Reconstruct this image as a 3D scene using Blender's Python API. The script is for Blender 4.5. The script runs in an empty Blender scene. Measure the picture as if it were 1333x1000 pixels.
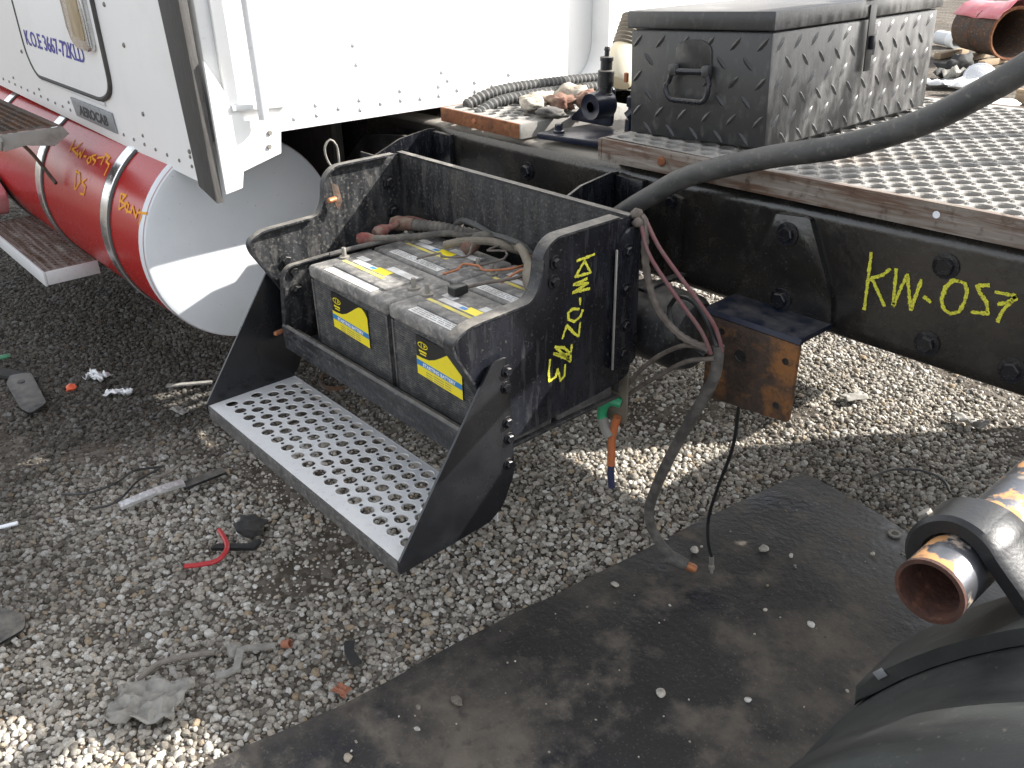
import bpy, bmesh, math, random
import numpy as np
from mathutils import Vector, Matrix, noise

random.seed(7)
rng = np.random.default_rng(7)
SC = bpy.context.scene
COL = SC.collection

# ------------------------------------------------------------------ camera
cam_d = bpy.data.cameras.new('camera')
cam = bpy.data.objects.new('camera', cam_d)
COL.objects.link(cam)
CR = ((0.65941821, 0.75154853, -0.01850499), (0.33549138, -0.31621405, -0.88738617), (-0.67276531, 0.57895033, -0.46065535))
cam.matrix_world = Matrix(((CR[0][0], -CR[1][0], -CR[2][0], 0), (CR[0][1], -CR[1][1], -CR[2][1], 0),
                           (CR[0][2], -CR[1][2], -CR[2][2], 1.47), (0, 0, 0, 1)))
cam_d.sensor_width = 36
cam_d.lens = 1145.875 * 36 / 1333
cam_d.clip_start = 0.02
cam_d.clip_end = 2000
SC.camera = cam

# ------------------------------------------------------------------ sky, sun, exposure
SUN = Vector((0.80, 1.12, 1.0)).normalized()
SC.world = bpy.data.worlds.new('World')
SC.world.use_nodes = True
wt = SC.world.node_tree
wt.nodes.clear()
sky = wt.nodes.new('ShaderNodeTexSky')
sky.sky_type = 'NISHITA'
sky.sun_disc = False
sky.sun_elevation = math.asin(SUN.z)
sky.sun_rotation = math.atan2(SUN.x, SUN.y)
sky.dust_density = 2.0
wbg = wt.nodes.new('ShaderNodeBackground')
wbg.inputs[1].default_value = 0.15
wout = wt.nodes.new('ShaderNodeOutputWorld')
hsv = wt.nodes.new('ShaderNodeHueSaturation')
hsv.inputs['Saturation'].default_value = 0.25  # thin high cloud: a paler sky
wt.links.new(sky.outputs[0], hsv.inputs['Color'])
wt.links.new(hsv.outputs[0], wbg.inputs[0])
wt.links.new(wbg.outputs[0], wout.inputs[0])
sun_d = bpy.data.lights.new('sun', 'SUN')
sun_d.energy = 4.1
sun_d.angle = math.radians(0.5)
sun_d.color = (1.0, 0.955, 0.89)
sun = bpy.data.objects.new('sun', sun_d)
COL.objects.link(sun)
sun.location = SUN * 20
sun.rotation_euler = SUN.to_track_quat('Z', 'Y').to_euler()
SC.view_settings.view_transform = 'Standard'
SC.view_settings.look = 'None'
SC.view_settings.gamma = 1
SC.view_settings.exposure = 1.47
SC.view_settings.use_curve_mapping = False
SC.cycles.use_denoising = True
SC.cycles.max_bounces = 6

# ------------------------------------------------------------------ materials
MATS = {}


def mat(name, col, rough=0.5, metal=0.0, layers=(), bump=None, spec=0.5, coat=0.0):
    """Principled material; layers = (colour, rough, scale, lo, hi, amount[, stretch[, up]]) laid over by noise."""
    m = bpy.data.materials.new(name)
    m.use_nodes = True
    t = m.node_tree
    b = t.nodes['Principled BSDF']
    N = t.nodes.new
    L = t.links.new
    b.inputs['Metallic'].default_value = metal
    b.inputs['Specular IOR Level'].default_value = spec
    b.inputs['Coat Weight'].default_value = coat
    tc = N('ShaderNodeTexCoord')
    c = N('ShaderNodeRGB')
    c.outputs[0].default_value = (*col, 1)
    csock = c.outputs[0]
    r = N('ShaderNodeValue')
    r.outputs[0].default_value = rough
    rsock = r.outputs[0]
    k = N('ShaderNodeValue')
    k.outputs[0].default_value = metal
    msock = k.outputs[0]
    for i, ly in enumerate(layers):
        lc, lr, sc, lo, hi, am = ly[:6]
        st = ly[6] if len(ly) > 6 and ly[6] else (1, 1, 1)
        up = ly[7] if len(ly) > 7 else None
        mp = N('ShaderNodeMapping')
        mp.inputs['Scale'].default_value = st
        mp.inputs['Location'].default_value = (i * 3.7, i * 1.9, i * 5.3)
        L(tc.outputs['Object'], mp.inputs[0])
        n = N('ShaderNodeTexNoise')
        n.inputs['Scale'].default_value = sc
        n.inputs['Detail'].default_value = 6
        n.inputs['Roughness'].default_value = 0.62
        L(mp.outputs[0], n.inputs['Vector'])
        q = N('ShaderNodeMapRange')
        q.inputs[1].default_value = lo
        q.inputs[2].default_value = hi
        q.inputs[3].default_value = 0
        q.inputs[4].default_value = am
        L(n.outputs['Fac'], q.inputs[0])
        f = q.outputs[0]
        if up:
            g = N('ShaderNodeNewGeometry')
            s = N('ShaderNodeSeparateXYZ')
            L(g.outputs['Normal'], s.inputs[0])
            q2 = N('ShaderNodeMapRange')
            q2.inputs[1].default_value = up[0]
            q2.inputs[2].default_value = up[1]
            L(s.outputs[up[2] if len(up) > 2 else 'Z'], q2.inputs[0])
            mu = N('ShaderNodeMath')
            mu.operation = 'MULTIPLY'
            L(f, mu.inputs[0])
            L(q2.outputs[0], mu.inputs[1])
            f = mu.outputs[0]
        mx = N('ShaderNodeMix')
        mx.data_type = 'RGBA'
        L(f, mx.inputs[0])
        L(csock, mx.inputs[6])
        mx.inputs[7].default_value = (*lc, 1)
        csock = mx.outputs[2]
        mr = N('ShaderNodeMix')
        L(f, mr.inputs[0])
        L(rsock, mr.inputs[2])
        mr.inputs[3].default_value = lr
        rsock = mr.outputs[0]
        if metal > 0:
            mm = N('ShaderNodeMix')
            L(f, mm.inputs[0])
            L(msock, mm.inputs[2])
            mm.inputs[3].default_value = 0.0
            msock = mm.outputs[0]
    L(csock, b.inputs['Base Color'])
    L(rsock, b.inputs['Roughness'])
    L(msock, b.inputs['Metallic'])
    if bump:
        n = N('ShaderNodeTexNoise')
        n.inputs['Scale'].default_value = bump[0]
        n.inputs['Detail'].default_value = 5
        L(tc.outputs['Object'], n.inputs['Vector'])
        bp = N('ShaderNodeBump')
        bp.inputs['Strength'].default_value = bump[1]
        bp.inputs['Distance'].default_value = bump[2]
        L(n.outputs['Fac'], bp.inputs['Height'])
        L(bp.outputs[0], b.inputs['Normal'])
    MATS[name] = m
    return m


DUST = (0.30, 0.275, 0.235)
mat('black_paint', (0.007, 0.0077, 0.0105), 0.24, 0, [((0.026, 0.029, 0.039), 0.4, 9, .46, .75, .55, (1, 1, .5)), (DUST, .9, 140, .60, .82, .32), ((.10, .10, .108), .8, 30, .54, .8, .42, (2, 2, .3)), (DUST, .95, 14, .30, .75, .55, None, (.55, .97))], (160, .2, .002), .45)
mat('black_worn', (0.009, 0.0095, 0.011), 0.40, 0, [((0.05, 0.053, 0.06), 0.7, 22, .46, .70, .55, (1, 1, .3)), (DUST, .95, 110, .58, .80, .4), (DUST, .95, 24, .3, .75, .6, None, (.4, .95))], (120, .35, .003), .4)
mat('black_tray', (0.011, 0.012, 0.014), 0.45, 0, [((0.055, 0.056, 0.058), 0.75, 26, .42, .70, .65, (1.5, 1.5, .22)), (DUST, .95, 130, .54, .76, .42), ((0.12, 0.112, .10), .95, 40, .55, .74, .5, (1.2, 1.2, .35)), ((.11, .10, .088), .95, 6, .54, .76, .40)], (110, .5, .003), .4)
mat('black_scuffed', (0.011, 0.012, 0.015), 0.42, 0, [((0.07, 0.072, 0.08), 0.75, 40, .46, .72, .6, (.35, 2, 1.6)), (DUST, .95, 130, .56, .78, .45), ((0.13, 0.125, .118), .95, 22, .56, .78, .5, (.5, 1, 1)), (DUST, .95, 26, .25, .7, .7, None, (.4, .95))], (110, .5, .003), .45)
mat('rail_paint', (0.010, 0.0098, 0.0098), 0.20, 0, [((0.032, 0.028, 0.023), 0.3, 4, .38, .68, .9), ((0.14, 0.128, .11), .9, 160, .60, .82, .35), ((.05, .046, .04), .5, 17, .52, .8, .5), (DUST, .95, 7, .05, .55, .9, None, (.74, .99))], (40, .5, .002), .6)
mat('blue_black', (0.008, 0.011, 0.024), 0.28, 0, [((0.03, 0.034, .042), .6, 20, .5, .8, .4), (DUST, .9, 20, .4, .8, .35, None, (.6, .97))], (90, .3, .002), .45)
mat('step_black', (0.006, 0.0065, 0.008), 0.24, 0, [((0.018, 0.019, 0.022), .35, 5, .4, .7, .8), ((0.08, 0.085, .09), .6, 240, .70, .76, .8), (DUST, .95, 90, .66, .85, .15)], (30, .12, .003))
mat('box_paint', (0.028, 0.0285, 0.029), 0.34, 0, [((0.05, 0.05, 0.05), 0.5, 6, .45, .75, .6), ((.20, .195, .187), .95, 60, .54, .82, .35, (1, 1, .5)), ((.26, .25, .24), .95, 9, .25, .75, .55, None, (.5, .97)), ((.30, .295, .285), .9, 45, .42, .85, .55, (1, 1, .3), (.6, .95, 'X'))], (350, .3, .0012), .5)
mat('white_paint', (0.80, 0.80, 0.79), 0.35, 0, [((0.62, 0.60, 0.56), 0.6, 3, .5, .8, .5), ((0.4, 0.37, .32), .8, 70, .66, .78, .5)], (2.0, .05, .01))
mat('white_dull', (0.62, 0.63, 0.63), 0.55, 0, [((0.36, .34, .30), .8, 8, .55, .8, .6), ((0.16, .13, .10), .9, 55, .64, .74, .6)], (40, .15, .002))
mat('rubber_trim', (0.045, 0.042, 0.04), 0.7, 0, [((0.12, .115, .105), .9, 30, .4, .75, .6, (6, 6, .5))], (200, .3, .002))
mat('tank_red', (0.36, 0.010, 0.009), 0.26, 0, [((0.40, .02, .016), .3, 3, .45, .7, .4), ((0.24, .05, .04), .7, 40, .60, .8, .25)], None, .35)
mat('tank_grey', (0.66, 0.69, 0.72), 0.45, 0, [((0.55, .57, .59), .6, 4, .45, .75, .6), ((0.14, .14, .14), .8, 60, .66, .74, .7), ((0.70, .69, .67), .8, 2.2, .5, .7, .4)], (40, .12, .002))
mat('chrome', (0.72, 0.72, 0.72), 0.20, 1, [((0.35, .34, .32), .5, 40, .5, .8, .5)], None)
mat('aluminium', (0.68, 0.69, 0.70), 0.5, .3, [((0.52, .52, .52), .6, 12, .42, .72, .6), ((0.28, .26, .24), .85, 110, .58, .76, .5), ((.58, .56, .53), .9, 5, .45, .7, .5)], (260, .25, .0008))
mat('dusty_metal', (0.25, 0.24, 0.222), 0.75, .15, [((0.32, .308, .285), .9, 11, .4, .7, .7), ((0.12, .105, .09), .9, 26, .52, .75, .75), ((.19, .12, .07), .9, 3.3, .60, .74, .6)], (180, .4, .001))
mat('rust', (0.17, 0.062, 0.026), 0.9, 0, [((0.26, .11, .045), .9, 22, .45, .66, .8), ((0.05, .028, .018), .85, 34, .5, .7, .8), ((.30, .16, .06), .95, 60, .6, .75, .6)], (90, .8, .003))
mat('rust_dark', (0.060, 0.042, 0.032), 0.8, 0, [((0.13, .058, .026), .9, 13, .42, .62, .8), ((0.04, .035, .03), .8, 40, .5, .7, .8), ((.28, .25, .22), .85, 9, .55, .72, .55, (1, 6, 6))], (90, .7, .003))
mat('rust_plate', (0.040, 0.027, 0.020), 0.66, 0, [((0.07, .042, .028), .8, 40, .40, .66, .8), ((0.25, .105, .03), .9, 11, .50, .64, .85), ((.30, .15, .045), .95, 60, .62, .76, .5), ((.026, .02, .017), .7, 80, .55, .7, .7)], (100, .8, .003))
mat('trim_rust', (0.20, 0.175, 0.15), 0.75, 0, [((0.10, .055, .035), .85, 12, .42, .58, .95, (.35, 5, 5)), ((0.33, .30, .27), .8, 16, .52, .7, .8, (.4, 7, 7)), ((.055, .03, .02), .9, 40, .55, .7, .8)], (70, .7, .002))
mat('chrome_flaking', (0.15, 0.155, 0.17), 0.36, .8, [((0.44, .22, .085), .85, 13, .545, .575, 1.0), ((0.38, .30, .23), .7, 26, .58, .64, .9), ((.04, .036, .036), .6, 40, .54, .72, .8)], (22, .3, .004))
mat('rust_mouth', (0.085, 0.034, 0.022), 0.9, 0, [((0.045, .024, .018), .9, 30, .42, .66, .9), ((.22, .095, .05), .95, 60, .58, .74, .7)], (70, .9, .004))
mat('hose_rubber', (0.036, 0.037, 0.037), 0.52, 0, [((0.11, .107, .10), .85, 20, .42, .72, .75, (.4, 1, 1)), (DUST, .9, 90, .56, .8, .4), ((.14, .135, .125), .9, 7, .40, .70, .5, None, (.1, .9))], (130, .3, .002))
mat('plastic_black', (0.011, 0.0115, 0.0125), 0.38, 0, [((0.03, .031, .031), .55, 7, .45, .75, .6), (DUST, .9, 120, .66, .82, .3)], (200, .25, .0015))
mat('fender_black', (0.019, 0.0205, 0.021), 0.5, 0, [((0.045, .05, .047), .65, 4, .42, .7, .9, (1, 4, 1)), (DUST, .95, 140, .62, .8, .4), ((.08, .076, .068), .9, 12, .55, .78, .5)], (300, .2, .001), .4)
mat('battery_case', (0.045, 0.045, 0.047), 0.6, 0, [((0.12, .116, .11), .9, 34, .38, .7, .8), (DUST, .95, 100, .5, .72, .5)], (130, .3, .002))
mat('battery_lid', (0.09, 0.088, 0.085), 0.7, 0, [((0.25, .24, .22), .95, 26, .36, .62, .9), ((.38, .36, .33), .95, 80, .50, .7, .7), ((.05, .05, .05), .8, 14, .56, .72, .7)], (90, .5, .003))
mat('label_yellow', (0.80, 0.66, 0.02), 0.4, 0, [((0.55, .47, .12), .8, 60, .58, .8, .5)])
mat('label_yellow_dusty', (0.62, 0.52, 0.06), 0.6, 0, [((0.36, .33, .25), .9, 22, .42, .66, .85)])
mat('label_blue', (0.03, 0.20, 0.46), 0.4, 0, [((0.2, .25, .3), .8, 60, .6, .8, .4)])
mat('label_black', (0.012, 0.012, 0.012), 0.4)
mat('label_white', (0.62, 0.62, 0.61), 0.6, 0, [((0.38, .36, .33), .9, 20, .42, .66, .8)])
mat('label_ink', (0.14, 0.14, 0.14), 0.7)
mat('print_white', (0.75, 0.78, 0.82), 0.5)
mat('print_blue', (0.045, 0.04, 0.30), 0.5)
mat('badge_grey', (0.26, 0.27, 0.28), 0.45, .3, [((.16, .16, .16), .7, 60, .5, .7, .6)])
mat('badge_ink', (0.025, 0.025, 0.03), 0.5)
mat('chalk_yellow', (0.66, 0.64, 0.05), 0.9, 0, [((.25, .245, .05), .9, 420, .48, .62, .85)], (500, .5, .002))
mat('chalk_orange', (0.80, 0.36, 0.03), 0.9, 0)
mat('lens_amber', (0.34, 0.27, 0.16), 0.3, 0, [((0.55, .48, .34), .5, 30, .42, .7, .8, (1, 1, .3))], (50, .4, .004))
mat('loom_dusty', (0.075, 0.07, 0.063), 0.85, 0, [((0.20, .18, .15), .95, 30, .4, .7, .8)], (120, .4, .002))
mat('boot_red', (0.13, 0.026, 0.022), 0.75, 0, [((.15, .115, .09), .95, 40, .40, .62, .9)], (90, .4, .003))
mat('boot_brown', (0.12, 0.06, 0.042), 0.8, 0, [((.18, .145, .11), .95, 40, .40, .62, .85)], (90, .4, .003))
mat('tape_beige', (0.15, 0.13, 0.10), 0.85, 0, [((.24, .21, .17), .95, 26, .4, .7, .8)], (90, .5, .003))
mat('lead', (0.22, 0.21, 0.19), 0.6, .6, [((.30, .27, .22), .9, 50, .4, .7, .7)])
mat('copper', (0.42, 0.17, 0.08), 0.5, .6, [((.24, .10, .06), .8, 70, .45, .7, .8)])
mat('wire_pink', (0.15, 0.055, 0.06), 0.75, 0, [((.14, .11, .10), .9, 60, .42, .7, .8)])
mat('wire_dusty', (0.09, 0.075, 0.066), 0.85, 0, [((.20, .17, .14), .95, 40, .4, .7, .8)])
mat('tube_green', (0.03, 0.30, 0.14), 0.4)
mat('tube_orange', (0.45, 0.13, 0.04), 0.6, 0, [((.22, .12, .08), .9, 60, .45, .7, .7)])
mat('tube_navy', (0.02, 0.025, 0.07), 0.5)
mat('hose_red', (0.42, 0.02, 0.025), 0.4)
mat('cable_grey', (0.065, 0.06, 0.056), 0.75, 0, [((.17, .16, .145), .9, 30, .42, .7, .8)], (90, .4, .002))
mat('mat_rubber', (0.023, 0.0215, 0.0205), 0.55, 0, [((0.145, .122, .096), .92, 2.4, .50, .70, .9), ((0.010, .011, .018), .28, 3.1, .57, .66, .9), ((0.24, .21, .17), .95, 170, .58, .78, .65), ((.15, .128, .102), .95, 9, .52, .70, .8), ((.022, .02, .02), .5, 26, .54, .68, .6)], (60, .6, .004))
mat('paper_grey', (0.27, 0.26, 0.235), 0.9, 0, [((.15, .14, .125), .95, 20, .42, .68, .8), ((.33, .32, .29), .95, 60, .5, .7, .6)], (50, .8, .006))
mat('foil', (0.70, 0.70, 0.70), 0.3, .7, [((.3, .3, .3), .6, 50, .5, .7, .6)], (60, .8, .006))
mat('wood', (0.30, 0.22, 0.14), 0.85, 0, [((.20, .14, .09), .9, 9, .4, .7, .7, (1, 8, 8))], (50, .5, .004))
mat('twig', (0.16, 0.14, 0.12), 0.9, 0, [((.26, .24, .21), .95, 60, .4, .7, .7)])
mat('orange_plastic', (0.75, 0.12, 0.05), 0.5)
mat('green_plastic', (0.06, 0.22, 0.12), 0.5)
mat('brick_piece', (0.30, 0.12, 0.07), 0.9, 0, [((.2, .1, .07), .9, 60, .4, .7, .6)], (90, .6, .003))
mat('reservoir', (0.62, 0.52, 0.30), 0.45, 0, [((.62, .58, .48), .6, 8, .4, .65, .9)])
mat('pink_panel', (0.62, 0.18, 0.20), 0.45, 0, [((.68, .38, .38), .7, 5, .45, .65, .8)])
mat('tyre', (0.018, 0.018, 0.018), 0.8, 0, [((.06, .056, .05), .95, 12, .4, .7, .7)], (60, .4, .004))
mat('rag', (0.33, 0.29, 0.23), 0.95, 0, [((.45, .42, .37), .95, 26, .45, .66, .8), ((.14, .09, .07), .95, 16, .55, .7, .7)], (45, .9, .008))
mat('rag_brown', (0.17, 0.085, 0.06), 0.9, 0, [((.30, .24, .18), .95, 22, .45, .66, .8)], (45, .9, .008))


# ------------------------------------------------------------------ mesh helpers
def link(name, me, m, parent=None, smooth=False):
    o = bpy.data.objects.new(name, me)
    COL.objects.link(o)
    if m and not me.materials:
        for k in (m if isinstance(m, (list, tuple)) else [m]):
            me.materials.append(MATS[k])
    if smooth:
        me.polygons.foreach_set('use_smooth', [True] * len(me.polygons))
        if smooth != 'all':
            me.set_sharp_from_angle(angle=math.radians(35))
    if parent is not None:
        o.parent = parent
        w = Vector((0, 0, 0))
        p = parent
        while p is not None:
            if p.type == 'EMPTY':
                w += p.location
            p = p.parent
        o.matrix_parent_inverse = Matrix.Translation(-w) if parent.type == 'EMPTY' else Matrix.Identity(4)
    return o


def mesh(name, verts, faces, m, parent=None, smooth=False):
    me = bpy.data.meshes.new(name)
    me.from_pydata([tuple(map(float, v)) for v in verts], [], faces)
    me.update()
    return link(name, me, m, parent, smooth)


def from_bm(name, bm, m, parent=None, smooth=False):
    bmesh.ops.recalc_face_normals(bm, faces=bm.faces)
    me = bpy.data.meshes.new(name)
    bm.to_mesh(me)
    bm.free()
    return link(name, me, m, parent, smooth)


def tag(o, label, cat, group=None, kind=None):
    if label:
        o['label'] = label
    if cat:
        o['category'] = cat
    if group:
        o['group'] = group
    if kind:
        o['kind'] = kind
    return o


def thing(name, label, cat, loc=(0, 0, 0), group=None):
    o = bpy.data.objects.new(name, None)
    COL.objects.link(o)
    o.location = loc
    o.empty_display_size = 0.05
    return tag(o, label, cat, group)


def bm_box(bm, x0, x1, y0, y1, z0, z1, bevel=0.0, seg=2, mtx=None):
    vs = [bm.verts.new(p) for p in ((x0, y0, z0), (x1, y0, z0), (x1, y1, z0), (x0, y1, z0), (x0, y0, z1), (x1, y0, z1), (x1, y1, z1), (x0, y1, z1))]
    fs = [bm.faces.new([vs[i] for i in f]) for f in ((3, 2, 1, 0), (4, 5, 6, 7), (0, 1, 5, 4), (1, 2, 6, 5), (2, 3, 7, 6), (3, 0, 4, 7))]
    if bevel:
        r = bmesh.ops.bevel(bm, geom=list({e for f in fs for e in f.edges}), offset=bevel, segments=seg, affect='EDGES', profile=.5)
        vs = [v for v in set(vs) | set(r['verts']) if v.is_valid]
    if mtx is not None:
        bmesh.ops.transform(bm, matrix=mtx, verts=[v for v in vs if v.is_valid])


def box(name, x, y, z, m, parent=None, bevel=0.002, mtx=None, smooth=True):
    bm = bmesh.new()
    bm_box(bm, x[0], x[1], y[0], y[1], z[0], z[1], bevel, 2, mtx)
    return from_bm(name, bm, m, parent, smooth)


def fillet(pts, r, n=4, closed=True):
    out = []
    N = len(pts)
    for i, p in enumerate(pts):
        p = Vector(p)
        rr = r[i] if isinstance(r, (list, tuple)) else r
        if (not closed and i in (0, N - 1)) or rr <= 0:
            out.append(tuple(p))
            continue
        a = Vector(pts[i - 1]) - p
        b = Vector(pts[(i + 1) % N]) - p
        d = min(rr, a.length * .48, b.length * .48)
        A = p + a.normalized() * d
        B = p + b.normalized() * d
        for k in range(n + 1):
            t = k / n
            out.append(tuple(A * (1 - t) ** 2 + p * 2 * t * (1 - t) + B * t * t))
    return out


def axp(axis, p, a):
    return {'x': (a, p[0], p[1]), 'y': (p[0], a, p[1]), 'z': (p[0], p[1], a)}[axis]


def bm_prism(bm, pts, axis, a0, a1, bevel=0.0, seg=2):
    A = [bm.verts.new(axp(axis, p, a0)) for p in pts]
    B = [bm.verts.new(axp(axis, p, a1)) for p in pts]
    fs = [bm.faces.new(A), bm.faces.new(B[::-1])]
    n = len(pts)
    for i in range(n):
        fs.append(bm.faces.new((A[i], B[i], B[(i + 1) % n], A[(i + 1) % n])))
    if bevel:
        ed = list(set(fs[0].edges) | set(fs[1].edges))
        bmesh.ops.bevel(bm, geom=ed, offset=bevel, segments=seg, affect='EDGES', profile=.5, clamp_overlap=True)


def prism(name, pts, axis, a0, a1, m, parent=None, bevel=0.0, smooth=True):
    bm = bmesh.new()
    bm_prism(bm, pts, axis, a0, a1, bevel)
    return from_bm(name, bm, m, parent, smooth)


def spline(pts, step=0.02):
    P = [Vector(p) for p in pts]
    if len(P) == 2:
        P = [P[0], (P[0] + P[1]) / 2, P[1]]
    out = []
    for i in range(len(P) - 1):
        p0 = P[i - 1] if i else P[0] * 2 - P[1]
        p1, p2 = P[i], P[i + 1]
        p3 = P[i + 2] if i + 2 < len(P) else P[-1] * 2 - P[-2]
        n = max(2, int((p2 - p1).length / step))
        for k in range(n):
            t = k / n
            out.append(.5 * ((2 * p1) + (p2 - p0) * t + (2 * p0 - 5 * p1 + 4 * p2 - p3) * t * t + (3 * p1 - p0 - 3 * p2 + p3) * t ** 3))
    out.append(P[-1])
    return out


def bm_tube(bm, path, rad, seg=10, cap=True, wall=None):
    """round tube along path; rad a number or a function of (index, fraction)"""
    n = len(path)
    up = Vector((0, 0, 1))
    t0 = (path[1] - path[0]).normalized()
    if abs(t0.dot(up)) > .95:
        up = Vector((1, 0, 0))
    nrm = t0.cross(up).normalized()
    rings = []
    for i, p in enumerate(path):
        t = (path[min(i + 1, n - 1)] - path[max(i - 1, 0)]).normalized()
        nrm = (nrm - t * nrm.dot(t)).normalized()
        bn = t.cross(nrm)
        r = rad(i, i / (n - 1)) if callable(rad) else rad
        rings.append([bm.verts.new(p + (nrm * math.cos(a) + bn * math.sin(a)) * r) for a in (2 * math.pi * k / seg for k in range(seg))])
    for a, b in zip(rings, rings[1:]):
        for k in range(seg):
            bm.faces.new((a[k], a[(k + 1) % seg], b[(k + 1) % seg], b[k]))
    if cap:
        bm.faces.new(rings[0][::-1])
        bm.faces.new(rings[-1])
    return rings


def tube(name, pts, rad, m, parent=None, seg=10, step=0.02, raw=False):
    bm = bmesh.new()
    bm_tube(bm, [Vector(p) for p in pts] if raw else spline(pts, step), rad, seg)
    return from_bm(name, bm, m, parent, True)


def corrugated(r, amp=.0015, per=2):
    return lambda i, f: r + (amp if (i // 1) % per else -amp)


def bm_lathe(bm, prof, origin, axis, seg=32, closed=False):
    """prof = (r, along) pairs turned about the axis vector through origin"""
    ax = Vector(axis).normalized()
    u = ax.orthogonal().normalized()
    v = ax.cross(u)
    o = Vector(origin)
    rings = []
    for r, a in prof:
        if r < 1e-6:
            rings.append([bm.verts.new(o + ax * a)])
        else:
            rings.append([bm.verts.new(o + ax * a + (u * math.cos(t) + v * math.sin(t)) * r) for t in (2 * math.pi * k / seg for k in range(seg))])
    prs = list(zip(rings, rings[1:])) + ([(rings[-1], rings[0])] if closed else [])
    for a, b in prs:
        for k in range(seg):
            k2 = (k + 1) % seg
            if len(a) == 1 and len(b) == 1:
                continue
            if len(a) == 1:
                bm.faces.new((a[0], b[k2], b[k]))
            elif len(b) == 1:
                bm.faces.new((a[k], a[k2], b[0]))
            else:
                bm.faces.new((a[k], a[k2], b[k2], b[k]))


def lathe(name, prof, origin, axis, m, parent=None, seg=32, closed=False):
    bm = bmesh.new()
    bm_lathe(bm, prof, origin, axis, seg, closed)
    return from_bm(name, bm, m, parent, True)


def text_mesh(name, s, mtx, m, parent=None, size=1.0, extr=0.0, sx=1.0, bold=0.0):
    cu = bpy.data.curves.new(name, 'FONT')
    cu.body = s
    cu.size = size
    cu.extrude = extr
    cu.offset = bold
    cu.resolution_u = 3
    t = bpy.data.objects.new('tmp_text', cu)
    COL.objects.link(t)
    dg = bpy.context.evaluated_depsgraph_get()
    me = bpy.data.meshes.new_from_object(t.evaluated_get(dg))
    bpy.data.objects.remove(t)
    bpy.data.curves.remove(cu)
    me.materials.clear()
    me.transform(mtx @ Matrix.Diagonal((sx, 1, 1, 1)))
    me.name = name
    return link(name, me, m, parent)


def frame(o, ex, ey):
    ex = Vector(ex).normalized()
    ez = ex.cross(Vector(ey)).normalized()
    ey = ez.cross(ex)
    return Matrix(((ex.x, ey.x, ez.x, o[0]), (ex.y, ey.y, ez.y, o[1]), (ex.z, ey.z, ez.z, o[2]), (0, 0, 0, 1)))


def chalk(name, strokes, to3d, width, m, parent, jit=.25):
    """hand strokes as broken dabs of crayon a hair proud of the surface"""
    V, F = [], []
    r = random.Random(3)
    for s in strokes:
        P = [Vector((a, b, 0)) for a, b in s]
        Q = []
        for a, b in zip(P, P[1:]):
            n = max(1, int((b - a).length / (width * .42)))
            Q += [a.lerp(b, k / n) for k in range(n)]
        Q.append(P[-1])
        for i in range(len(Q) - 1):
            d = (Q[i + 1] - Q[i])
            if d.length < 1e-6 or r.random() < .05:
                continue
            d.normalize()
            n = Vector((-d.y, d.x, 0))
            w0 = width * .5 * (1 + r.uniform(-jit, jit))
            a0 = Q[i] - d * width * .3 + n * r.uniform(-.12, .12) * width
            a1 = Q[i + 1] + d * width * .25 + n * r.uniform(-.12, .12) * width
            k = len(V)
            up = .0012 + (i % 3) * .00025
            for q, w in ((a0, w0), (a1, w0 * r.uniform(.7, 1.2))):
                V.append(to3d(q.x + n.x * w, q.y + n.y * w, up))
                V.append(to3d(q.x - n.x * w, q.y - n.y * w, up))
            F.append((k, k + 1, k + 3, k + 2))
    return mesh(name, V, F, m, parent)


def perf_plate(name, x0, x1, y0, y1, z, m, parent, px=.0475, py=.0335, R=.0128, fm=.02, rings=((1.18, 0), (1.0, .0015), (.95, -.008)), ym=None):
    """sheet with staggered round holes; each cell carries its own dished or collared hole"""
    V, F = [], []
    rows = int((y1 - y0 - fm) / py)
    quad = lambda a, b, c, d: (V.extend([(a, c, z), (b, c, z), (b, d, z), (a, d, z)]), F.append((len(V) - 4, len(V) - 3, len(V) - 2, len(V) - 1)))
    dots = []
    quad(x0, x1, y0, y0 + fm)
    if y0 + fm + rows * py < y1 - 1e-6:
        quad(x0, x1, y0 + fm + rows * py, y1)
    for j in range(rows):
        ya = y0 + fm + j * py
        xs = x0 + .006 + (px / 2 if j % 2 else 0)
        n = int((x1 - .006 - xs) / px)
        quad(x0, xs, ya, ya + py)
        quad(xs + n * px, x1, ya, ya + py)
        for i in range(n):
            cx, cy = xs + (i + .5) * px, ya + py / 2
            dots.append((cx + px / 2, cy))
            hx, hy = px / 2, py / 2
            ang = sorted([2 * math.pi * k / 14 for k in range(14)] + [math.atan2(sy * hy, sx * hx) % (2 * math.pi) for sx in (1, -1) for sy in (1, -1)])
            base = len(V)
            na = len(ang)
            for a in ang:
                c, s = math.cos(a), math.sin(a)
                t = min(hx / abs(c) if abs(c) > 1e-9 else 9, hy / abs(s) if abs(s) > 1e-9 else 9)
                V.append((cx + c * t, cy + s * t, z))
            for rf, dz in rings:
                for a in ang:
                    V.append((cx + math.cos(a) * R * rf, cy + math.sin(a) * R * rf, z + dz))
            for q in range(len(rings)):
                for k in range(na):
                    k2 = (k + 1) % na
                    F.append((base + q * na + k, base + q * na + k2, base + (q + 1) * na + k2, base + (q + 1) * na + k))
    return mesh(name, V, F, m, parent), dots


HEX = {}


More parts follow.
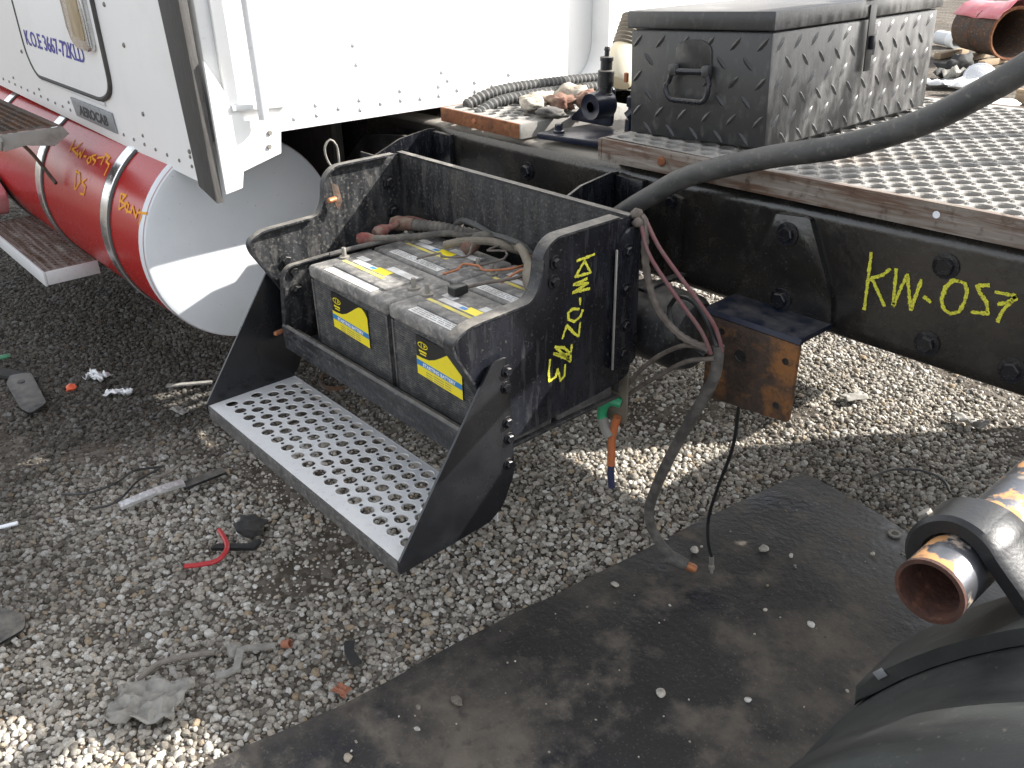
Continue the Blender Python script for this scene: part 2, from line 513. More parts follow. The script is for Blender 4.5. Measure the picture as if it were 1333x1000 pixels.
def bolt(parent, p, nrm, m='black_paint', r=.016, h=.011, washer=True):
    key = (m, r, h, washer)
    if key not in HEX:
        bm = bmesh.new()
        if washer:
            bm_lathe(bm, [(0, 0), (r * 1.45, 0), (r * 1.45, h * .22), (r * 1.0, h * .30), (0, h * .3)], (0, 0, 0), (0, 0, 1), 16)
        bm_lathe(bm, [(0, h * .2), (r, h * .2), (r, h * .85), (r * .86, h), (0, h)], (0, 0, 0), (0, 0, 1), 6)
        bmesh.ops.recalc_face_normals(bm, faces=bm.faces)
        me = bpy.data.meshes.new('bolt')
        bm.to_mesh(me)
        bm.free()
        me.materials.append(MATS[m])
        HEX[key] = me
    o = link('bolt', HEX[key], None, parent)
    q = Vector(nrm).to_track_quat('Z', 'Y').to_matrix().to_4x4()
    o.matrix_basis = Matrix.Translation(p) @ q @ Matrix.Rotation(random.uniform(0, 1), 4, 'Z')
    return o


def lump(name, c, size, m, parent=None, seed=0, rough=.45, sub=3, flat=1.0):
    """an irregular crumpled piece"""
    bm = bmesh.new()
    bmesh.ops.create_icosphere(bm, subdivisions=sub, radius=1)
    r = random.Random(seed)
    off = Vector((r.uniform(-9, 9), r.uniform(-9, 9), r.uniform(-9, 9)))
    rot = Matrix.Rotation(r.uniform(0, 6.28), 3, 'Z')
    for v in bm.verts:
        k = 1 + rough * (noise.noise(v.co * 1.6 + off) + .5 * noise.noise(v.co * 4 + off))
        p = v.co * k
        p = rot @ Vector((p.x * size[0], p.y * size[1], p.z * size[2]))
        v.co = p + Vector(c)
    return from_bm(name, bm, m, parent, 'all')


SHARED = {}


def piece(name, key, build, parent, mtx, m):
    """an alike small piece: one mesh shared by many objects"""
    if key not in SHARED:
        bm = bmesh.new()
        build(bm)
        bmesh.ops.recalc_face_normals(bm, faces=bm.faces)
        me = bpy.data.meshes.new(name)
        bm.to_mesh(me)
        bm.free()
        me.materials.append(MATS[m])
        me.polygons.foreach_set('use_smooth', [True] * len(me.polygons))
        me.set_sharp_from_angle(angle=math.radians(40))
        SHARED[key] = me
    o = link(name, SHARED[key], None, parent)
    o.matrix_basis = mtx
    return o


def rivet(parent, p, nrm, m, s=1.0):
    return piece('rivet', 'rivet' + m, lambda bm: bm_lathe(bm, [(.0062, 0), (.005, .0032), (.0025, .0043), (0, .0046)], (0, 0, 0), (0, 0, 1), 8), parent, Matrix.Translation(p) @ Vector(nrm).to_track_quat('Z', 'Y').to_matrix().to_4x4() @ Matrix.Scale(s, 4), m)
RAIL_CHALK=[[(-0.7534,0.912),(-0.7518,0.8823),(-0.7494,0.8512),(-0.7484,0.8247),(-0.747,0.799)],[(-0.7119,0.8901),(-0.7245,0.8748),(-0.7427,0.8647),(-0.745,0.8567)],[(-0.7423,0.8627),(-0.7263,0.8417),(-0.7096,0.8172)],[(-0.6997,0.8933),(-0.696,0.8555),(-0.6928,0.8222)],[(-0.6928,0.8222),(-0.6853,0.8585),(-0.6772,0.889)],[(-0.6772,0.889),(-0.6686,0.858),(-0.6585,0.8245)],[(-0.6585,0.8245),(-0.6539,0.857),(-0.6508,0.8859)],[(-0.6389,0.8562),(-0.6264,0.8496)],[(-0.5819,0.9012),(-0.5963,0.8993),(-0.606,0.8832),(-0.6083,0.86),(-0.6012,0.8443),(-0.588,0.8381),(-0.5733,0.8461),(-0.5685,0.8666),(-0.5682,0.8864),(-0.5742,0.8994),(-0.5852,0.9013)],[(-0.5357,0.9076),(-0.5547,0.9009),(-0.5464,0.8901),(-0.5324,0.8771),(-0.5254,0.8577),(-0.5385,0.8547),(-0.553,0.8523)],[(-0.5219,0.8986),(-0.5062,0.9001),(-0.4908,0.8998),(-0.4939,0.8894),(-0.5008,0.8768),(-0.5051,0.8634),(-0.5073,0.848)],[(-0.513,0.879),(-0.4995,0.8858),(-0.4879,0.8964)],[(-0.4948,0.9025),(-0.4879,0.8949)]]
PLATE_CHALK=[[(1.1417,0.9018),(1.1685,0.9022),(1.1888,0.9037)],[(1.1619,0.8968),(1.1798,0.8682),(1.1371,0.8702),(1.1619,0.8968)],[(1.1698,0.8581),(1.1327,0.8553),(1.1735,0.8484),(1.1311,0.8395),(1.1774,0.8356)],[(1.1517,0.822),(1.152,0.809)],[(1.1495,0.8003),(1.1303,0.8058),(1.119,0.8003),(1.1199,0.787),(1.1363,0.7769),(1.1527,0.7826),(1.1592,0.7954)],[(1.1042,0.7508),(1.1095,0.764),(1.116,0.7751),(1.1383,0.7498),(1.1495,0.742),(1.153,0.7693)],[(1.1297,0.7283),(1.1269,0.6927),(1.1046,0.7175),(1.0843,0.7391),(1.1079,0.7299),(1.1287,0.7096),(1.1081,0.7137),(1.081,0.7253),(1.0979,0.7144),(1.1254,0.6971)],[(1.0711,0.7152),(1.0671,0.6869),(1.0692,0.6687),(1.086,0.6721),(1.0913,0.6884),(1.0998,0.659),(1.1107,0.6662),(1.1125,0.6905)]]
TANK_CHALK=[[(-3.215,134.528),(-3.208,138.388),(-3.205,142.52)],[(-3.141,134.022),(-3.162,138.452),(-3.192,140.254),(-3.121,142.195)],[(-3.138,140.003),(-3.119,143.162),(-3.112,139.909),(-3.09,142.931),(-3.093,136.922)],[(-3.068,141.03),(-3.048,140.928)],[(-3.02,139.83),(-3.029,142.362),(-3.006,144.195),(-2.994,141.91),(-3.015,139.659)],[(-2.982,137.471),(-3.008,138.666),(-2.986,140.16),(-2.958,140.655),(-2.963,143.325)],[(-2.958,138.444),(-2.913,136.549),(-2.908,141.103)],[(-2.921,134.384),(-2.873,135.423),(-2.885,138.094),(-2.848,139.285),(-2.848,145.733)],[(-3.081,150.569),(-3.071,155.747),(-3.061,161.747)],[(-3.088,151.491),(-3.045,151.418),(-3.022,156.102),(-3.057,161.601)],[(-2.979,152.617),(-3.006,155.57),(-2.97,156.984),(-2.974,161.752),(-3.008,162.28)],[(-2.681,150.536),(-2.672,155.22),(-2.67,159.11)],[(-2.681,150.536),(-2.641,150.309),(-2.666,154.368),(-2.624,154.642),(-2.666,158.694)],[(-2.609,158.365),(-2.603,154.476),(-2.622,153.32),(-2.632,155.546),(-2.608,157.689),(-2.578,157.139)],[(-2.576,157.686),(-2.576,153.427),(-2.536,158.527),(-2.534,153.646)],[(-2.532,155.357),(-2.472,153.593)],[(-2.501,154.518),(-2.505,157.858),(-2.509,161.226)]]

# ------------------------------------------------------------------ ground
def gh(x, y):
    d = math.hypot(x + 1.5, y - 1.2)
    f = max(0.0, 1 - d / 7)
    return f * (.020 * noise.noise(Vector((x * .9, y * .9, 0))) + .010 * noise.noise(Vector((x * 2.7, y * 2.7, 4))))


def ground_material():
    m = bpy.data.materials.new('gravel_bed')
    m.use_nodes = True
    t = m.node_tree
    b = t.nodes['Principled BSDF']
    N, L = t.nodes.new, t.links.new
    tc = N('ShaderNodeTexCoord')
    v = N('ShaderNodeTexVoronoi')
    v.inputs['Scale'].default_value = 42
    L(tc.outputs['Object'], v.inputs['Vector'])
    n = N('ShaderNodeTexNoise')
    n.inputs['Scale'].default_value = 3
    n.inputs['Detail'].default_value = 8
    L(tc.outputs['Object'], n.inputs['Vector'])
    mp = N('ShaderNodeMapping')
    mp.inputs['Rotation'].default_value = (0, 0, math.radians(-38))
    mp.inputs['Scale'].default_value = (.12, 1.6, 1)
    L(tc.outputs['Object'], mp.inputs[0])
    n2 = N('ShaderNodeTexNoise')
    n2.inputs['Scale'].default_value = 1.0
    n2.inputs['Detail'].default_value = 5
    L(mp.outputs[0], n2.inputs['Vector'])
    cr = N('ShaderNodeValToRGB')
    cr.color_ramp.elements[0].color = (.034, .027, .020, 1)
    cr.color_ramp.elements[1].color = (.30, .275, .24, 1)
    e = cr.color_ramp.elements.new(.5)
    e.color = (.105, .088, .070, 1)
    s = N('ShaderNodeSeparateColor')
    L(v.outputs['Color'], s.inputs[0])
    mx = N('ShaderNodeMix')
    mx.inputs[0].default_value = .45
    L(n.outputs['Fac'], mx.inputs[2])
    L(s.outputs[0], mx.inputs[3])
    L(mx.outputs[0], cr.inputs[0])
    tr = N('ShaderNodeMapRange')
    tr.inputs[1].default_value = .35
    tr.inputs[2].default_value = .7
    tr.inputs[3].default_value = .65
    tr.inputs[4].default_value = 1.15
    L(n2.outputs['Fac'], tr.inputs[0])
    mm = N('ShaderNodeVectorMath')
    mm.operation = 'SCALE'
    L(cr.outputs[0], mm.inputs[0])
    L(tr.outputs[0], mm.inputs['Scale'])
    L(mm.outputs[0], b.inputs['Base Color'])
    b.inputs['Roughness'].default_value = .95
    b.inputs['Specular IOR Level'].default_value = .2
    bp = N('ShaderNodeBump')
    bp.inputs['Strength'].default_value = .9
    bp.inputs['Distance'].default_value = .008
    bp.invert = True
    L(v.outputs['Distance'], bp.inputs['Height'])
    L(bp.outputs[0], b.inputs['Normal'])
    MATS['gravel_bed'] = m


ground_material()
gx = np.concatenate([[-260, -120, -60, -30, -18, -12, -9], np.arange(-7, 2.01, .09), [3, 5, 9, 18, 40, 120, 260]])
gy = np.concatenate([[-260, -100, -40, -15, -6, -3], np.arange(-1.5, 5.01, .09), [6, 8, 11, 15, 20, 30, 60, 120, 260]])
V = [(x, y, gh(x, y)) for y in gy for x in gx]
nx = len(gx)
F = [(j * nx + i, j * nx + i + 1, (j + 1) * nx + i + 1, (j + 1) * nx + i) for j in range(len(gy) - 1) for i in range(nx - 1)]
g = mesh('ground', V, F, 'gravel_bed', None, 'all')
g['kind'] = 'structure'

# rubber sheet outline, plan view
MAT_EDGE = [(-1.36, -.6), (-1.30, .34), (-1.262, .60), (-1.253, .80), (-1.225, 1.10), (-1.195, 1.40), (-1.155, 1.75), (-1.110, 2.096)]
MAT_BACK = [(-1.110, 2.096), (-.92, 2.075), (-.737, 2.043), (-.3, 1.98), (.7, 1.86)]


def mat_x(y):
    for (xa, ya), (xb, yb) in zip(MAT_EDGE, MAT_EDGE[1:]):
        if ya <= y <= yb:
            return xa + (xb - xa) * (y - ya) / (yb - ya)
    return MAT_EDGE[0][0]


def mat_y(x):
    for (xa, ya), (xb, yb) in zip(MAT_BACK, MAT_BACK[1:]):
        if xa <= x <= xb:
            return ya + (yb - ya) * (x - xa) / (xb - xa)
    return 2.1


def on_mat(x, y, e=0.0):
    return y < mat_y(x) - e and x > mat_x(min(y, 2.09)) + e and x < .7 and y > -.6


def mz(x, y):
    return gh(x, y) + .019 + .006 * noise.noise(Vector((x * 2.1, y * 2.1, 9))) + .003 * noise.noise(Vector((x * 7, y * 7, 2)))


V, F = [], []
NU, NV = 60, 90
for j in range(NV + 1):
    for i in range(NU + 1):
        v = j / NV
        u = i / NU
        y = -.6 + v * 2.696
        xl = mat_x(min(y, 2.096))
        x = xl + u * (.7 - xl)
        y2 = -.6 + (mat_y(x) + .6) * v
        x2 = mat_x(min(y2, 2.096)) + u * (.7 - mat_x(min(y2, 2.096))) + (.004 * noise.noise(Vector((0, y2 * 9, 3))) if i == 0 else 0)
        ed = .006 * (max(0, 1 - u * 25) + max(0, 1 - (1 - v) * 25))
        V.append((x2, y2, mz(x2, y2) - min(ed, .006)))
F = [(j * (NU + 1) + i, j * (NU + 1) + i + 1, (j + 1) * (NU + 1) + i + 1, (j + 1) * (NU + 1) + i) for j in range(NV) for i in range(NU)]
nv = len(V)
V += [(a, b, c - .007) for a, b, c in V]
F += [tuple(k + nv for k in f[::-1]) for f in F]
ring = [i for i in range(NU + 1)] + [j * (NU + 1) + NU for j in range(1, NV + 1)] + [NV * (NU + 1) + i for i in range(NU - 1, -1, -1)] + [j * (NU + 1) for j in range(NV - 1, 0, -1)]
F += [(ring[k], ring[k] + nv, ring[(k + 1) % len(ring)] + nv, ring[(k + 1) % len(ring)]) for k in range(len(ring))]
o = mesh('rubber_mat', V, F, 'mat_rubber', None, True)
tag(o, 'large dusty black rubber sheet lying on the gravel in the foreground', 'rubber mat')


# ------------------------------------------------------------------ gravel: real stones, one mass
def stone_material():
    m = bpy.data.materials.new('stone')
    m.use_nodes = True
    t = m.node_tree
    b = t.nodes['Principled BSDF']
    N, L = t.nodes.new, t.links.new
    oi = N('ShaderNodeObjectInfo')
    cr = N('ShaderNodeValToRGB')
    el = cr.color_ramp.elements
    el[0].position, el[0].color = 0, (.095, .086, .075, 1)
    el[1].position, el[1].color = 1, (.58, .565, .53, 1)
    for p, c in ((.16, (.20, .180, .150)), (.45, (.33, .305, .265)), (.75, (.44, .41, .36)), (.82, (.30, .23, .15)), (.88, (.46, .44, .40))):
        e = el.new(p)
        e.color = (*c, 1)
    L(oi.outputs['Random'], cr.inputs[0])
    g = N('ShaderNodeNewGeometry')
    n = N('ShaderNodeTexNoise')
    n.inputs['Scale'].default_value = 190
    n.inputs['Detail'].default_value = 4
    L(g.outputs['Position'], n.inputs['Vector'])
    q = N('ShaderNodeMapRange')
    q.inputs[1].default_value, q.inputs[2].default_value = .3, .7
    q.inputs[3].default_value, q.inputs[4].default_value = .72, 1.2
    L(n.outputs['Fac'], q.inputs[0])
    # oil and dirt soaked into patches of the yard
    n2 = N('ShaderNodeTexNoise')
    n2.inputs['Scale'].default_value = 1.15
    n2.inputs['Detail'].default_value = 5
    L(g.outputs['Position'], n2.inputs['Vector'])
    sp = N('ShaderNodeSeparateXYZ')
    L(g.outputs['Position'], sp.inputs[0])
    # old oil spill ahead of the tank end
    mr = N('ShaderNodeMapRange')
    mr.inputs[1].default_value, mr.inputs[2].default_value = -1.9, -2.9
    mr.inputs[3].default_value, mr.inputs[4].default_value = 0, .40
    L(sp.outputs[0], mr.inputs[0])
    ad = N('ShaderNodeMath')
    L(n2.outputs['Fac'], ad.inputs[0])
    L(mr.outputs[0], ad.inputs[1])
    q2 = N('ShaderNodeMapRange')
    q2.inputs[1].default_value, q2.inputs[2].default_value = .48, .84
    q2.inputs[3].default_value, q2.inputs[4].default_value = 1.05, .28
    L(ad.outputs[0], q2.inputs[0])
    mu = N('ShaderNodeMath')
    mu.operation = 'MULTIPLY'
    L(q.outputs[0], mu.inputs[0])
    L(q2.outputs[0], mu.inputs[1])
    sc = N('ShaderNodeVectorMath')
    sc.operation = 'SCALE'
    L(cr.outputs[0], sc.inputs[0])
    L(mu.outputs[0], sc.inputs['Scale'])
    L(sc.outputs[0], b.inputs['Base Color'])
    b.inputs['Roughness'].default_value = .88
    b.inputs['Specular IOR Level'].default_value = .3
    bp = N('ShaderNodeBump')
    bp.inputs['Strength'].default_value = .5
    bp.inputs['Distance'].default_value = .002
    L(n.outputs['Fac'], bp.inputs['Height'])
    L(bp.outputs[0], b.inputs['Normal'])
    MATS['stone'] = m


stone_material()
stones = bpy.data.collections.new('stone_shapes')
STONE_ME = []
for s in range(10):
    bm = bmesh.new()
    bmesh.ops.create_icosphere(bm, subdivisions=2, radius=1)
    r = random.Random(50 + s)
    pl = []
    for k in range(11):
        nrm = Vector((r.gauss(0, 1), r.gauss(0, 1), r.gauss(0, 1))).normalized()
        pl.append((nrm, r.uniform(.68, .98)))
    sx, sy, sz = r.uniform(.85, 1.25), r.uniform(.75, 1.0), r.uniform(.55, .85)
    for v in bm.verts:
        d = v.co.normalized()
        k = 1.12
        for nrm, c in pl:
            dt = d.dot(nrm)
            if dt > .05:
                k = min(k, c / dt)
        d = d * (k * (1 + .05 * noise.noise(d * 3 + Vector((s * 4, 0, 0)))))
        v.co = Vector((d.x * sx, d.y * sy, d.z * sz))
    me = bpy.data.meshes.new('stone_shape')
    bm.to_mesh(me)
    bm.free()
    me.polygons.foreach_set('use_smooth', [True] * len(me.polygons))
    me.set_sharp_from_angle(angle=math.radians(32))
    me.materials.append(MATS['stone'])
    STONE_ME.append(me)
    stones.objects.link(bpy.data.objects.new('stone_shape', me))

CRM = np.array(CR)


def seen(P, mg):
    c = (P - np.array([0, 0, 1.47])) @ CRM.T
    z = np.maximum(c[:, 2], .05)
    u, v = c[:, 0] / z * 1145.9, c[:, 1] / z * 1145.9
    return (c[:, 2] > .2) & (np.abs(u) < 667 + mg) & (np.abs(v) < 500 + mg)


pts, scl = [], []
for sp, r0, r1, lo in ((.0160, .0058, .0112, 0.0), (.0118, .0030, .0062, .1)):
    X, Y = np.meshgrid(np.arange(-6.0, .6, sp), np.arange(-.6, 3.9, sp))
    X = X.ravel() + rng.uniform(-.55, .55, X.size) * sp
    Y = Y.ravel() + rng.uniform(-.55, .55, Y.size) * sp
    P = np.stack([X, Y, np.zeros_like(X)], 1)
    P = P[seen(P, 170)]
    for x, y, _ in P:
        if on_mat(x, y, .012):
            continue
        dirt = noise.noise(Vector((x * 1.7, y * 1.7, 20))) + .5 * noise.noise(Vector((x * 5, y * 5, 30)))
        r = rng.uniform(r0, r1) * (1.0 if rng.random() > .04 else 1.35)
        if dirt > .16 and rng.random() < .9 * min(1, (dirt - .16) * 4):
            if rng.random() < .62:
                continue
            r *= .55
        pts.append((x, y, gh(x, y) + r * rng.uniform(-.15, .45) + lo * .0))
        scl.append(r)
# a few loose stones lying on the rubber sheet
for k in range(150):
    x, y = rng.uniform(-1.25, -.2), rng.uniform(.3, 2.0)
    if on_mat(x, y, .02):
        r = .0022 + .0085 * rng.random() ** 5
        pts.append((x, y, mz(x, y) + r * .45))
        scl.append(r)
n = len(pts)
me = bpy.data.meshes.new('gravel')
me.vertices.add(n)
me.vertices.foreach_set('co', np.array(pts, dtype=np.float32).ravel())
for an, ty, dat in (('scl', 'FLOAT', np.array(scl, dtype=np.float32)), ('rot', 'FLOAT_VECTOR', np.stack([rng.uniform(-.5, .5, n), rng.uniform(-.5, .5, n), rng.uniform(0, 6.28, n)], 1).astype(np.float32).ravel()), ('pick', 'INT', rng.integers(0, 10, n).astype(np.int32))):
    a = me.attributes.new(an, ty, 'POINT')
    a.data.foreach_set('vector' if ty == 'FLOAT_VECTOR' else 'value', dat)
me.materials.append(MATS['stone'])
gv = bpy.data.objects.new('gravel', me)
COL.objects.link(gv)
gv['kind'] = 'stuff'
gv['label'] = 'loose grey crushed stone gravel covering the yard'
ng = bpy.data.node_groups.new('gravel_scatter', 'GeometryNodeTree')
ng.interface.new_socket('Geometry', in_out='INPUT', socket_type='NodeSocketGeometry')
ng.interface.new_socket('Geometry', in_out='OUTPUT', socket_type='NodeSocketGeometry')
gi, go = ng.nodes.new('NodeGroupInput'), ng.nodes.new('NodeGroupOutput')
ip = ng.nodes.new('GeometryNodeInstanceOnPoints')
ci = ng.nodes.new('GeometryNodeCollectionInfo')
ci.inputs['Collection'].default_value = stones
ci.inputs['Separate Children'].default_value = True
ci.inputs['Reset Children'].default_value = True
ip.inputs['Pick Instance'].default_value = True


def named(nm, ty):
    q = ng.nodes.new('GeometryNodeInputNamedAttribute')
    q.data_type = ty
    q.inputs['Name'].default_value = nm
    return q.outputs['Attribute']


ng.links.new(gi.outputs[0], ip.inputs['Points'])
ng.links.new(ci.outputs[0], ip.inputs['Instance'])
ng.links.new(named('pick', 'INT'), ip.inputs['Instance Index'])
ng.links.new(named('rot', 'FLOAT_VECTOR'), ip.inputs['Rotation'])
ng.links.new(named('scl', 'FLOAT'), ip.inputs['Scale'])
ng.links.new(ip.outputs[0], go.inputs[0])
md = gv.modifiers.new('scatter', 'NODES')
md.node_group = ng

# ------------------------------------------------------------------ sleeper cab
cab = thing('sleeper_cab', 'white riveted truck sleeper cab with a side luggage hatch above the red tank', 'truck cab', (-3.4, 2.0, .9))
CX, CYS = -2.165, .90
prism('side_panel', [(-5.2, .958), (-2.262, .883), (-2.20, .876), (-2.235, 1.6), (-2.235, 2.7), (-5.2, 2.7)], 'y', CYS, CYS + .012, 'white_paint', cab, .001)
box('cab_body', (-5.2, CX - .012), (CYS + .014, 3.10), (1.005, 2.72), 'white_dull', cab, .01)
prism('rear_wall', [(1.0, 1.008), (3.08, .985), (3.08, 2.7), (CYS + .05, 2.7), (CYS + .05, 1.02)], 'x', CX - .010, CX, 'white_paint', cab, .001)
# corner tab of the rear wall that hangs lower, with its bolts
tab = prism('corner_tab', [(.905, .878), (.952, .886), (.960, .928), (1.072, .955), (1.085, 1.045), (.985, 1.05), (.905, 1.2)], 'x', CX + .0005, CX + .012, 'white_paint', cab, .001)
for p in ((1.047, 1.012), (1.040, .978)):
    bolt(cab, (CX + .0125, p[0], p[1]), (1, 0, 0), 'lead', .007, .005, False)
prism('corner_seal', [(-2.258, .884), (-2.160, .858), (-2.174, 1.35), (-2.20, 2.7), (-2.40, 2.7), (-2.298, 1.33)], 'y', CYS - .022, CYS - .001, 'rubber_trim', cab, .004)
# drain pipe with a bracket
tube('drain_pipe', [(CX + .045, 1.015, 2.6), (CX + .045, 1.018, 1.8), (CX + .045, 1.022, 1.052)], .0135, 'aluminium', cab, 14, .2)
prism('pipe_bracket', [(.955, 1.078), (1.105, 1.070), (1.102, 1.083), (.955, 1.092)], 'x', CX + .001, CX + .02, 'white_dull', cab, .001)
# air fairing rib standing off the rear wall
prism('rear_fairing', fillet([(2.13, 1.022), (2.20, 1.030), (2.24, 1.10), (2.247, 2.7), (3.06, 2.7), (3.06, 1.02)], .05), 'x', CX + .001, CX + .078, 'white_paint', cab, .012)
# luggage hatch
hp = fillet([(-3.70, 2.2), (-3.665, 1.10), (-3.60, 1.03), (-2.93, 1.022), (-2.835, 1.06), (-2.838, 2.2)], [0, .05, .09, .05, .07, 0], 6)
hatch = prism('luggage_hatch', hp, 'y', CYS - .008, CYS - .001, 'white_paint', cab, .003)
tube('hatch_seal', [(x, CYS - .003, z) for x, z in hp], .0085, 'rubber_trim', hatch, 8, raw=True)
prism('hatch_lip', fillet([(-3.57, 1.018), (-2.93, 1.004), (-2.93, 1.016), (-3.57, 1.030)], .002), 'y', CYS - .006, CYS - .0005, 'white_dull', hatch, .001)
lamp = prism('latch_frame', fillet([(-3.052, 1.42), (-3.045, 1.205), (-3.0, 1.172), (-2.872, 1.166), (-2.872, 1.42)], .02), 'y', CYS - .030, CYS - .009, 'chrome', hatch, .006)
prism('latch_plate', fillet([(-2.985, 1.40), (-2.985, 1.205), (-2.89, 1.195), (-2.89, 1.40)], .012), 'y', CYS - .033, CYS - .0305, 'lens_amber', hatch, .002)
text_mesh('hatch_lettering', 'K.O.E 3667-72KLD', frame((-3.625, CYS - .0095, 1.135), (.535, 0, -.010), (0, 0, 1)), 'print_blue', hatch, .070, .0003, 1.12, .0008)['kind'] = 'stuff'
bd = prism('name_badge', [(-3.265, .995), (-3.24, .937), (-2.872, .930), (-2.885, .990)], 'y', CYS - .007, CYS - .001, 'badge_grey', cab, .0015)
text_mesh('badge_lettering', 'AEROCAB', frame((-3.19, CYS - .0078, .948), (1, 0, -.012), (0, 0, 1)), 'badge_ink', bd, .043, .0004, 1.35, .0014)
for k in range(26):
    x = -4.3 + k * .082
    for dz in ((.030, .055) if k % 4 == 0 else (.030,)):
        rivet(cab, (x, CYS, .935 - (x + 4.07) * .0255 + dz), (0, -1, 0), 'lead', .9)
for x, z in ((-2.66, 1.20), (-2.62, 1.02), (-2.33, .96), (-2.30, .94), (-2.75, 1.30), (-3.75, 1.1)):
    rivet(cab, (x, CYS, z), (0, -1, 0), 'lead', 1.15)
for k in range(13):
    for z in ((1.032, 1.058) if k % 2 else (1.036,)):
        rivet(cab, (CX, 1.13 + k * .068, z + .004 * (k % 3)), (1, 0, 0), 'white_dull', 1.1)
for y, z in ((1.16, 1.33), (1.33, 1.20), (1.335, 1.15), (1.62, 1.10), (1.64, 1.075)):
    rivet(cab, (CX, y, z), (1, 0, 0), 'white_dull', 1.1)

# ------------------------------------------------------------------ fuel tank
TY, TZ, TRAD = 1.08, .645, .309
ft = thing('fuel_tank', 'cylindrical red fuel tank with a flat grey end under the white cab', 'fuel tank', (-3.4, TY, TZ - TRAD))
lathe('tank_shell', [(TRAD, 0), (TRAD, .3), (TRAD, 1.0), (TRAD, 1.95)], (-2.475, TY, TZ), (-1, 0, 0), 'tank_red', ft, 72)
lathe('end_cap', [(TRAD + .0005, -.03), (TRAD + .0006, .0), (TRAD - .004, .010), (TRAD - .016, .014), (TRAD * .6, .017), (0, .018)], (-2.479, TY, TZ), (1, 0, 0), 'tank_grey', ft, 72)
for x in (-2.78, -3.45, -4.10):
    st = lathe('tank_strap', [(TRAD + .001, -.027), (TRAD + .007, -.025), (TRAD + .007, .025), (TRAD + .001, .027)], (x, TY, TZ), (1, 0, 0), 'chrome', ft, 72, True)
    lathe('strap_pad', [(TRAD + .0005, -.042), (TRAD + .004, -.041), (TRAD + .004, .041), (TRAD + .0005, .042)], (x + .004, TY, TZ), (1, 0, 0), 'rubber_trim', st, 72, True)
    hb = prism('strap_hanger', fillet([(.98, .36), (1.16, .32), (1.50, .62), (1.50, .30), (1.2, .27), (.98, .30)], .02), 'x', x - .04, x + .04, 'black_worn', ft, .003)
    for dy in (.0, .045, .09):
        lathe('strap_bolt', [(0, 0), (.009, 0), (.009, .03), (0, .032)], (x + .045, .99 + dy, .335 - dy * .25), (1, -.3, 0), 'lead', hb, 8)
TC2 = [[(x, math.radians(a) * TRAD) for x, a in s] for s in TANK_CHALK]
chalk('chalk_writing', TC2, lambda a, b, up: (a, TY + (TRAD + up) * math.cos(b / TRAD), TZ + (TRAD + up) * math.sin(b / TRAD)), .0062, 'chalk_orange', ft)['kind'] = 'stuff'

# step hung under the far end of the tank, and a rusted tread above it
sp = thing('tank_step', 'weathered aluminium grating step under the far end of the red tank', 'step', (-3.55, .74, .40))
perf_plate('tread', -3.98, -3.21, .665, .835, .452, 'trim_rust', sp, .034, .026, .0095, .012, ((1.2, 0), (1.0, .002), (.95, -.006)))
box('front_edge', (-3.98, -3.208), (.655, .6635), (.40, .4525), 'aluminium', sp, .002)
box('end_plate', (-3.2095, -3.203), (.664, .838), (.405, .4525), 'aluminium', sp, .001)
box('hanger_arm', (-3.7, -3.62), (.836, 1.1), (.36, .43), 'rust_dark', sp, .004)
rt = thing('cab_step', 'rusty dented cab step tread sticking out above the red tank', 'step', (-3.4, .7, .93))
perf_plate('tread', -3.9, -2.99, .60, .775, .955, 'rust_dark', rt, .03, .024, .0085, .012, ((1.2, 0), (1.0, .002), (.95, -.006)))
prism('front_edge', [(-3.9, .9545), (-2.99, .9545), (-2.965, .938), (-3.00, .905), (-3.10, .892), (-3.9, .912)], 'y', .594, .5995, 'dusty_metal', rt, .001)
prism('end_flap', [(.60, .9545), (.775, .9545), (.79, .93), (.74, .90), (.66, .915), (.60, .905)], 'x', -2.9885, -2.985, 'dusty_metal', rt, .001)
tube('support_rod', [(-3.45, .68, .90), (-3.35, .74, .84), (-3.2, .768, .74)], .006, 'rust_dark', rt, 8)
pk = prism('fairing_strip', fillet([(-4.4, .955), (-3.2, .925), (-3.16, .955), (-3.2, .99), (-4.4, 1.02)], .01), 'y', .918, .95, 'pink_panel', None, .005)
tag(pk, 'faded pink body fairing strip between the white cab and the rusty step', 'fairing')
bx = prism('fairing_block', fillet([(-4.5, .43), (-4.0, .47), (-3.94, .56), (-4.1, .63), (-4.5, .64)], .02), 'y', .60, .76, 'pink_panel', None, .01)
tag(bx, 'faded pink panel corner at the far end of the grating step', 'fairing')
# the tank on the other side and the gearbox fill the dark space under the cab
f2 = thing('fuel_tank', 'far side fuel tank in the dark under the white cab', 'fuel tank', (-3.4, 2.92, .336))
lathe('tank_shell', [(0, -.01), (TRAD - .02, -.01), (TRAD, .01), (TRAD, 1.95)], (-2.475, 2.92, TZ), (-1, 0, 0), 'tank_grey', f2, 48)
gb = thing('gearbox', 'oily black gearbox housing under the cab between the rails', 'gearbox', (-3.2, 2.0, .40))
lathe('bell_housing', [(0, -.9), (.30, -.9), (.31, -.6), (.26, -.5), (.25, 0), (.22, .05), (.22, .35), (.12, .40), (.12, .46), (0, .46)], (-2.95, 2.0, .68), (1, 0, 0), 'rubber_trim', gb, 28)
box('side_cover', (-3.3, -2.75), (1.70, 1.78), (.52, .86), 'rubber_trim', gb, .02)
ms = prism('mud_shield', [(1.46, .30), (1.50, .30), (1.50, .99), (1.46, .99)], 'x', -4.8, -2.56, 'rubber_trim', None, .004)
tag(ms, 'dark rubber mud shield hanging behind the red tank', 'mud shield')


